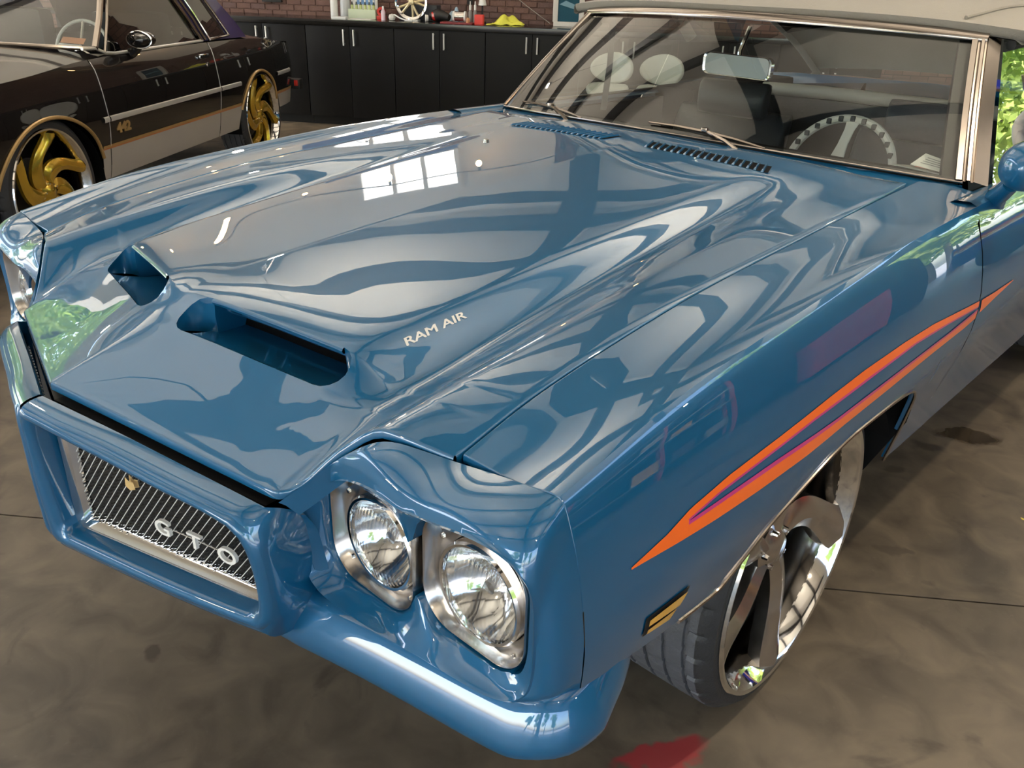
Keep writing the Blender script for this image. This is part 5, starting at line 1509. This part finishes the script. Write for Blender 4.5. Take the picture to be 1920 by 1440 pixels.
SS = sorted(set(np.round(list(np.linspace(-1.05, -.5, 8))+list(np.linspace(-.45, .52, 44))+list(np.linspace(.55, 2.3, 18))+list(np.linspace(2.31, 3.09, 40))+list(np.linspace(3.12, 3.5, 8)), 4)))
def panel(s0, s1, zlo, zhi, name, mat, nrow=8):
    rows = []
    ss = [s0]+[s for s in SS if s0 < s < s1]+[s1]
    for s in ss:
        b = max(zlo(s), carch(s)); t = max(zhi(s), b+.0005)
        rows.append([(s, cw(b+(t-b)*q, s), b+(t-b)*q) for q in np.linspace(0, 1, nrow)])
    return cboth(name, grid(np.array(rows), False), mat, sharp=40)
SK = lambda s: .525
bt = lambda s: cbelt(s)-.012
for s0, s1, nm in ((-1.05, .553, 'front_fender'), (.561, 1.985, 'door'), (1.993, 3.5, 'rear_quarter')):
    panel(s0, s1, lambda s: .527, bt, nm, M['black_paint'], 12)
    panel(s0, s1, lambda s: .345 if s < 3.1 else .40, lambda s: .517, 'skirt_panel', M['silver'], 5)
# pinstripe: gold edge over an orange line along the skirt, gold lips round the arches
def stripe(s0, s1, z0, z1, off, name, mat):
    ss = np.linspace(s0, s1, max(4, int((s1-s0)*12)))
    return cboth(name, grid(np.array([[(s, cw(z, s)+off, z) for z in (z0, z1)] for s in ss]), False), mat)
for s0, s1 in ((-1.04, -.42), (.48, 2.345), (3.06, 3.5)):
    stripe(s0, s1, .525, .540, .002, 'gold_line', M['pinstripe']); stripe(s0, s1, .517, .525, .002, 'orange_line', M['orange_pin'])
for c, a, b in ((.035, .46, .39), (2.70, .365, .37)):
    P = []
    for th in np.linspace(0.28 if c < 1 else .32, PI-(.30 if c < 1 else .32), 40):
        s, z = c+a*math.cos(th), .37+b*math.sin(th); P.append((s, cw(z, s)+.004, z))
    m = MB().tube(P, .010, 8); cboth('arch_lip', (m.V, m.F), M['pinstripe'])
    P = [[(c+(a-.01)*math.cos(th), w_, .37+(b-.01)*math.sin(th)) for w_ in (-.02, -.25)] for th in np.linspace(-.2, PI+.2, 24)]
    cboth('wheel_well', grid(np.array(P)), M['dark'])
# bright side strips
for s0, s1 in ((.50, .552), (.563, 1.984), (1.995, 2.33), (3.05, 3.40)):
    m = MB(); m.grid(np.array([[(s, cw(.68, s)+o_, z) for o_, z in ((.0, .665), (.009, .668), (.012, .681), (.009, .694), (.0, .697))] for s in np.linspace(s0, s1, 6)]), False)
    cboth('side_strip', (m.V, m.F), M['handle'])
# hood, cowl and deck
def deck(s0, s1, crown, name, n=14, zf=None):
    rows = []
    for s in np.linspace(s0, s1, n):
        e = cw(cbelt(s)-.012, s); z0 = cbelt(s)-.012; row = []
        for q in np.linspace(0, 1, 15):
            w_ = e+(2*(WC-e))*q; r = abs(2*q-1)
            row.append((s, w_, z0+.014*(1-r**8)+crown*(1-r**2.2)))
        rows.append(row)
    return cpart(name, grid(np.array(rows), True), M['black_paint'], sharp=50)
deck(-1.05, .52, .05, 'hood')
deck(2.62, 3.5, .045, 'trunk_lid')
deck(.52, .70, .05, 'cowl')
m = MB(); m.grid(np.array([[(s_, w_, z) for w_ in np.linspace(cw(.8, 3.5)-.02, 2*WC-cw(.8, 3.5)+.02, 9)] for s_, z in ((3.5, .90), (3.53, .86), (3.55, .70), (3.56, .56), (3.50, .42))]), True); cpart('tail_panel', (m.V, m.F), M['black_paint'])
m = MB(); m.box((3.58, WC, .545), .10, 1.80, .085, None, .02); rb = cpart('rear_bumper', (m.V, m.F), M['black'])
m = MB(); m.box((3.555, -.012, .555), .08, .03, .05, None, .006); cpart('side_marker', (m.V, m.F), M['redlens'], rb)
m = MB(); m.box((3.60, -.012, .548), .05, .032, .02, None, .004); cpart('amber_marker', (m.V, m.F), M['orange_pin'], rb)
m = MB(); m.grid(np.array([[(s_, w_, z) for w_ in np.linspace(-.12, 2*WC+.12, 9)] for s_, z in ((-1.05, .90), (-1.08, .80), (-1.09, .60), (-1.07, .45))]), False); cpart('front_panel', (m.V, m.F), M['black_paint'])
# greenhouse
def gh(s, z): return -.06-.34*(z-1.0)*1.0-.12*max(0, z-1.25)
A0, A1 = (.60, 1.0), (1.10, 1.34)
def side_poly(name, pts, mat, off=0, par=coupe):
    return cboth(name, ([(s, gh(s, z)+off, z) for s, z in pts], [list(range(len(pts)))]), mat, par, smooth=False)
dw = side_poly('door_window', [(.78, 1.005), (1.93, 1.005), (1.86, 1.15), (1.75, 1.335), (1.08, 1.335), (.92, 1.18), (.76, 1.02)], M['darkglass'], -.008)
ow = side_poly('opera_window', [(2.08, 1.01), (2.36, 1.02), (2.28, 1.16), (2.17, 1.32), (1.90, 1.335), (1.99, 1.17)], M['darkglass'], -.004)
cp_ = side_poly('quarter_pillar', [(1.95, 1.0), (2.70, .985), (2.62, 1.09), (2.42, 1.28), (2.30, 1.36), (1.80, 1.36)], M['navy'], -.012)
def bright(pts, r, name='window_trim', closed=False, mat=None):
    m = MB().tube([(s, gh(s, z)+.004, z) for s, z in pts], r, 8, True, closed); return cboth(name, (m.V, m.F), mat or M['stainless'])
bright([(.68, 1.045), (.85, 1.19), (1.02, 1.345)], .018, 'pillar_trim')
bright([(.76, 1.02), (.92, 1.18), (1.08, 1.338)], .008)
bright([(.56, 1.05), (.68, 1.045), (.76, 1.015), (.85, 1.006), (1.30, 1.005), (1.95, 1.005)], .009, 'belt_trim', mat=M['handle'])
bright([(1.94, 1.008), (1.87, 1.15), (1.765, 1.335)], .012, 'door_frame')
bright([(2.00, 1.008), (1.94, 1.15), (1.84, 1.335)], .010, 'door_frame')
bright([(2.06, 1.005), (2.38, 1.015), (2.29, 1.165), (2.18, 1.33), (1.89, 1.34), (1.98, 1.17)], .011, 'opera_trim', True, M['chrome'])
rows = []
for s in np.linspace(1.0, 2.45, 12):
    zt = pc1([1.0, 1.3, 1.8, 2.3, 2.45], [1.345, 1.385, 1.40, 1.375, 1.30], s); e = gh(s, 1.345)+.004; ze = min(1.35, zt)
    rows.append([(s, e+2*(WC-e)*q, ze+(zt-ze+.0)*(1-abs(2*q-1)**3)) for q in np.linspace(0, 1, 13)])
cpart('roof', grid(np.array(rows), True), M['navy'], sharp=50)
e0, e1 = gh(2.7, .985), gh(2.4, 1.33)
m = MB().grid(np.array([[(2.70, e0-.10+(2*(WC-e0)+.2)*q, 1.0+.04*(1-abs(2*q-1)**2)), (2.44, e1-.05+(2*(WC-e1)+.1)*q, 1.31)] for q in np.linspace(0, 1, 9)]), False); cpart('rear_window', (m.V, m.F), M['darkglass'])
wsr = [[(.67-.15*(1-abs(2*q-1)**2)*(1-r)-.06*(1-abs(2*q-1)**2)*r+.35*r, (-.07)*(1-r)+(-.185)*r+(2*(WC+.07)*(1-r)+2*(WC+.185)*r)*q, 1.040+.308*r+.02*(1-abs(2*q-1)**2)*(1-r)) for r in np.linspace(0, 1, 5)] for q in np.linspace(0, 1, 13)]
cw_ = cpart('windshield', grid(np.array(wsr), True), M['glass'], sharp=80)
m = MB().tube([(p[0][0]-.004, p[0][1], p[0][2]+.002) for p in wsr], .012, 8); cpart('windshield_trim', (m.V, m.F), M['stainless'], cw_)
for w_, z0, mt_, s_ in ((-.22, 1.075, M['orange_pin'], .70), (-.235, 1.043, M['white_plastic'], .675)):
    m = MB().add([(s_-.0, w_+.07, z0-.014), (s_, w_-.07, z0-.008), (s_+.035, w_-.07, z0+.020), (s_+.035, w_+.07, z0+.014)], [[0, 1, 2, 3]])
    cpart('windshield_sticker', (m.V, m.F), mt_, cw_, smooth=False)
# cabin: dash, wheel, seats
m = MB().grid(np.array([[(.58, w_, .985), (.80, w_, 1.0), (.98, w_, .985), (1.02, w_, .90), (1.0, w_, .7)] for w_ in np.linspace(-.10, 2*WC+.10, 9)]), False); cpart('dashboard', (m.V, m.F), pmat('taupe_dash', (.12, .105, .09), (.16, .14, .12), rough=.7), coupe)
sw2 = empty('steering_wheel', CP(1.10, -.42, .9), parent=coupe)
m = MB().tube([(1.10+.16*math.cos(a)*.35, -.42+.17*math.sin(a), 1.0+.17*math.cos(a)*.92) for a in np.linspace(0, 2*PI, 48, False)], .010, 8, False, True); cpart('wheel_rim', (m.V, m.F), M['white_vinyl'], sw2)
for a in (0, 2.1, -2.1):
    m = MB().tube([(1.08, -.42, 1.0), (1.10+.155*math.cos(a)*.35, -.42+.165*math.sin(a), 1.0+.165*math.cos(a)*.92)], .009, 6); cpart('wheel_spoke', (m.V, m.F), M['brushed'], sw2)
m = MB().box((1.9, WC, .72), 2.3, 1.56, .46); cpart('cabin_tub', (m.V, m.F), M['dark'], coupe, smooth=False)
for w_ in (-.45, -1.31):
    m = MB().box((1.75, w_, .98), .16, .50, .42, None, .06); cpart('front_seat', (m.V, m.F), M['vinyl'])
m = MB().box((.0, WC, .62), 1.9, 1.2, .5).box((1.3, WC, .42), 2.6, 1.45, .10).box((3.0, WC, .62), .9, 1.1, .5); cpart('underbody', (m.V, m.F), M['dark'], coupe, smooth=False)
# mirror, handle, key lock, fuel badge
def oval(c, rs):
    return lathe([(0, -.06), (.55, -.052), (.9, -.02), (1.0, .02), (.93, .045), (0, .05)], (0, 0, 0), 'x', 24)
V, F = oval(None, None)
V = [(.99+v[0], .035+v[1]*.078, 1.075+v[2]*.046) for v in V]
m = MB().add(V, F); m.tube([(1.0, -.045, .995), (1.0, .0, 1.02), (.995, .025, 1.05)], [.030, .022, .020], 10)
cboth('door_mirror', (m.V, m.F), M['black_paint'])
m = MB().tube([(.972, .035+.079*math.cos(a), 1.075+.047*math.sin(a)) for a in np.linspace(0, 2*PI, 24, False)], .005, 6, False, True); cboth('mirror_trim', (m.V, m.F), M['chrome'])
for s_ in (.557, 1.989):
    m = MB().tube([(s_, cw(z, s_)+.001, z) for z in np.linspace(.53, .985, 12)], .0022, 6); cboth('door_edge', (m.V, m.F), M['handle'])
m = MB().box((1.83, cw(.92, 1.83)+.012, .915), .14, .02, .028, None, .008); cboth('door_handle', (m.V, m.F), M['chrome'])
m = MB().add(*lathe([(0, .008), (.014, .007), (.016, 0), (0, 0)], (1.87, cw(.86, 1.87), .855), 'y', 14)); cboth('door_lock', (m.V, m.F), M['chrome'])
V, F = text_mesh('442', .075, .003, 1.25, .003)
cpart('number_badge', ([(.695-v[0]*-1.0, cw(.615, .69)+.004+v[2], .617+v[1]) for v in V], F), M['pinstripe'], coupe, smooth=False)
# wheels
SPC = dict(blades=(6, .05, .300, -.03, -.004, -.95, [.030, .050, .046, .036], .03), mat=M['gold'])
for sg, w0 in ((1, 0.0), (-1, 2*WC)):
    for s0 in (0.0, 2.745):
        wheel('wheel', coupe, None, sg, (lambda a, b, c, sg=sg, w0=w0, s0=s0: CP(s0+b, w0+sg*(a-.004), .388+c)), .388, .318, .22, SPC, ang0=.2 if s0 < 1 else .7, steer=0.0)
# ================================================================== right bay of the garage and the outdoors, seen in reflections
truck = empty('pickup_truck', RW(8.0, 1.1, 0), 'royal blue pickup with a white bed hoop parked in the open right doorway', 'truck')
TA = WA-.15
def TP(s, w_, z): # s along the truck, w across
    b = RW(8.0, 1.1, 0); return (b[0]+s*math.cos(TA)-w_*math.sin(TA), b[1]+s*math.sin(TA)+w_*math.cos(TA), z)
def tp(name, VF, mat, parent=truck, **kw): return add(name, [TP(*v) for v in VF[0]], VF[1], mat, parent, **kw)
rows = []
for s, z, hw in ((-2.3, .75, .72), (-2.25, .98, .82), (-1.9, 1.06, .88), (-1.0, 1.12, .90), (-.8, 1.13, .90), (2.4, 1.10, .90), (2.5, 1.0, .88)):
    rows.append([(s, -hw, .42), (s, -hw-.03, .70), (s, -hw, z-.04), (s, -hw*.8, z), (s, 0, z+.03), (s, hw*.8, z), (s, hw, z-.04), (s, hw+.03, .70), (s, hw, .42)])
tp('body', grid(np.array(rows), True), M['royal'], sharp=45)
rows = []
for s, z, hw in ((-.80, 1.13, .80), (-.35, 1.66, .66), (-.2, 1.70, .64), (.55, 1.70, .64), (.72, 1.62, .66), (.80, 1.13, .80)):
    rows.append([(s, -hw, 1.12), (s, -hw, 1.13), (s, -hw*.98, z-.03), (s, 0, z), (s, hw*.98, z-.03), (s, hw, 1.13), (s, hw, 1.12)])
tp('cab', grid(np.array(rows), True), M['royal'], sharp=40)
for w_ in (-.70, .70):
    tp('cab_window', ([(-.48, w_*1.09, 1.18), (.66, w_*1.09, 1.18), (.60, w_*.985, 1.60), (-.28, w_*.985, 1.60)], [[0, 1, 2, 3]]), M['darkglass'], smooth=False)
tp('bed_hoop', tube(resample([(1.0, -.80, 1.08), (1.0, -.80, 1.45), (1.0, -.60, 1.72), (1.0, 0, 1.78), (1.0, .60, 1.72), (1.0, .80, 1.45), (1.0, .80, 1.08)], 30), .05, 12), M['white_plastic'])
for w_ in (-.945, .945):
    for z, mt_ in ((.98, M['red']), (.93, M['yellow']), (.88, M['white_plastic'])):
        tp('side_stripe', boxm((.7, w_*.985, z), 3.2, .012, .045), mt_, smooth=False)
for s in (-1.5, 1.6):
    for w_ in (-.86, .86):
        o = tp('wheel', lathe([(0, -.02), (.22, -.02), (.24, 0), (.25, .06), (.36, .07), (.38, .04), (.38, -.10), (.36, -.13), (.2, -.13), (0, -.12)], (s, w_, .38), 'y', 32), M['rubber'])
tp('front_bumper', boxm((-2.36, 0, .62), .12, 1.6, .16, None, .03), M['chrome'])
# red tool chest and shelving along the right wall
def chest(u, n, k, lab):
    t = empty('tool_chest', RW(u, n, 0), lab, 'tool chest')
    slab('chest_body', u-.30, u+.30, n-.55, n+.55, .12, 1.25, M['red'], t)
    for i in range(6):
        z = .18+i*.175
        d = slab('drawer', u-.315, u-.30, n-.52, n+.52, z, z+.16, M['red'], t)
        slab('drawer_pull', u-.33, u-.315, n-.40, n+.40, z+.12, z+.135, M['chrome'], d)
    for a in (-.45, .45): slab('caster', u-.2, u+.2, n+a-.03, n+a+.03, 0, .12, M['black'], t)
chest(9.9, 4.3, 0, 'tall red drawer chest on casters standing against the right wall')
RN = 7.0
t = empty('shelf_rack', RW(9.8, RN, 0), 'tall red steel rack with grey shelves against the right wall', 'rack')
for a in (-1.1, 0, 1.1):
    for b in (-.25, .25): slab('upright', 9.8+b-.03, 9.8+b+.03, RN+a-.03, RN+a+.03, 0, 2.4, M['red'], t)
for z in (.3, .95, 1.6, 2.25): slab('shelf', 9.5, 10.1, RN-1.1, RN+1.1, z, z+.04, M['brushed'], t)
rng = random.Random(4)
kinds = [('black', M['cabinet']), ('silver', M['silver']), ('brick-red', M['brick']), ('yellow', M['yellow']), ('dark blue', M['navy'])]
for z, lev in ((.34, 'bottom'), (.99, 'second'), (1.64, 'third')):
    for k in range(4):
        n0 = RN-1.02+k*.53; w_ = rng.uniform(.30, .42); h = rng.uniform(.2, .42); nm, mt_ = kinds[(k+int(z*3)) % 5]
        slab('storage_box', 9.58, 10.0, n0, n0+w_, z+.001, z+h, mt_, label=nm+' storage box on the '+lev+' shelf of the red steel rack', cat='box', group='boxes on the red rack')
# electrical box with a red label on the column behind the car
# trees outside the openings
def tree(x, y, h, seed, mats, label):
    rnd = np.random.RandomState(seed)
    t = empty('tree', (x, y, -.18), label, 'tree', 'trees outside the doors')
    add('trunk', *tube([(x, y, -.18), (x+.05, y, h*.3), (x-.08, y+.1, h*.6)], [.16, .12, .06], 8), M['bark'], t)
    for k in range(6):
        a = k*1.05+rnd.rand(); add('branch', *tube([(x, y, h*(.28+.05*k)), (x+.7*math.cos(a), y+.7*math.sin(a), h*(.40+.05*k)), (x+1.3*math.cos(a), y+1.3*math.sin(a), h*(.46+.06*k))], [.07, .045, .02], 6), M['bark'], t)
    n = 5200
    cl = np.clip(rnd.randn(26, 3), -1.3, 1.3)*[.75, .75, .22*h]+[x, y, h*.62]
    c = cl[rnd.randint(0, 26, n)]+np.clip(rnd.randn(n, 3), -1.6, 1.6)*.30
    c[:, 2] = np.clip(c[:, 2], .5, None)
    d1 = rnd.randn(n, 3); d1 /= np.linalg.norm(d1, axis=1)[:, None]; d2 = np.cross(d1, rnd.randn(n, 3)); d2 /= np.linalg.norm(d2, axis=1)[:, None]
    L = .085+.05*rnd.rand(n, 1)
    V = np.stack([c-d1*L, c+d2*L*.45, c+d1*L, c-d2*L*.45], 1).reshape(-1, 3)
    o = add('foliage', V, [[4*i, 4*i+1, 4*i+2, 4*i+3] for i in range(n)], mats, t, smooth=False); o['kind'] = 'stuff'
ML = [M['leaf'], M['leaf_b']]
k = 0
for u, n in ((13.4, -4.0), (13.8, -.2), (13.6, 3.6), (17.4, -6.0), (17.4, -2.0), (17.6, 2.0)):
    p = RW(u, n); tree(p[0], p[1], 5.2+(k % 3)*.7, 10+k, ML[k % 2], 'leafy green tree standing outside the right-hand doorway'); k += 1
for u, n in ((-10.6, -4.2), (-9.8, -.6), (-10.8, 3.2), (-10.6, 7.0), (-14.2, -6.0), (-13.8, -2.2)):
    p = RW(u, n); tree(p[0], p[1], 5.2+(k % 3)*.7, 10+k, ML[k % 2], 'leafy green tree standing outside the left-hand doorway'); k += 1
for u, n in ((-5.5, 20.5), (-1.5, 21.5), (3.6, 21), (7.8, 20.5)):
    p = RW(u, n); tree(p[0], p[1], 5.2+(k % 3)*.7, 10+k, ML[k % 2], 'leafy green tree standing outside the front doorways'); k += 1
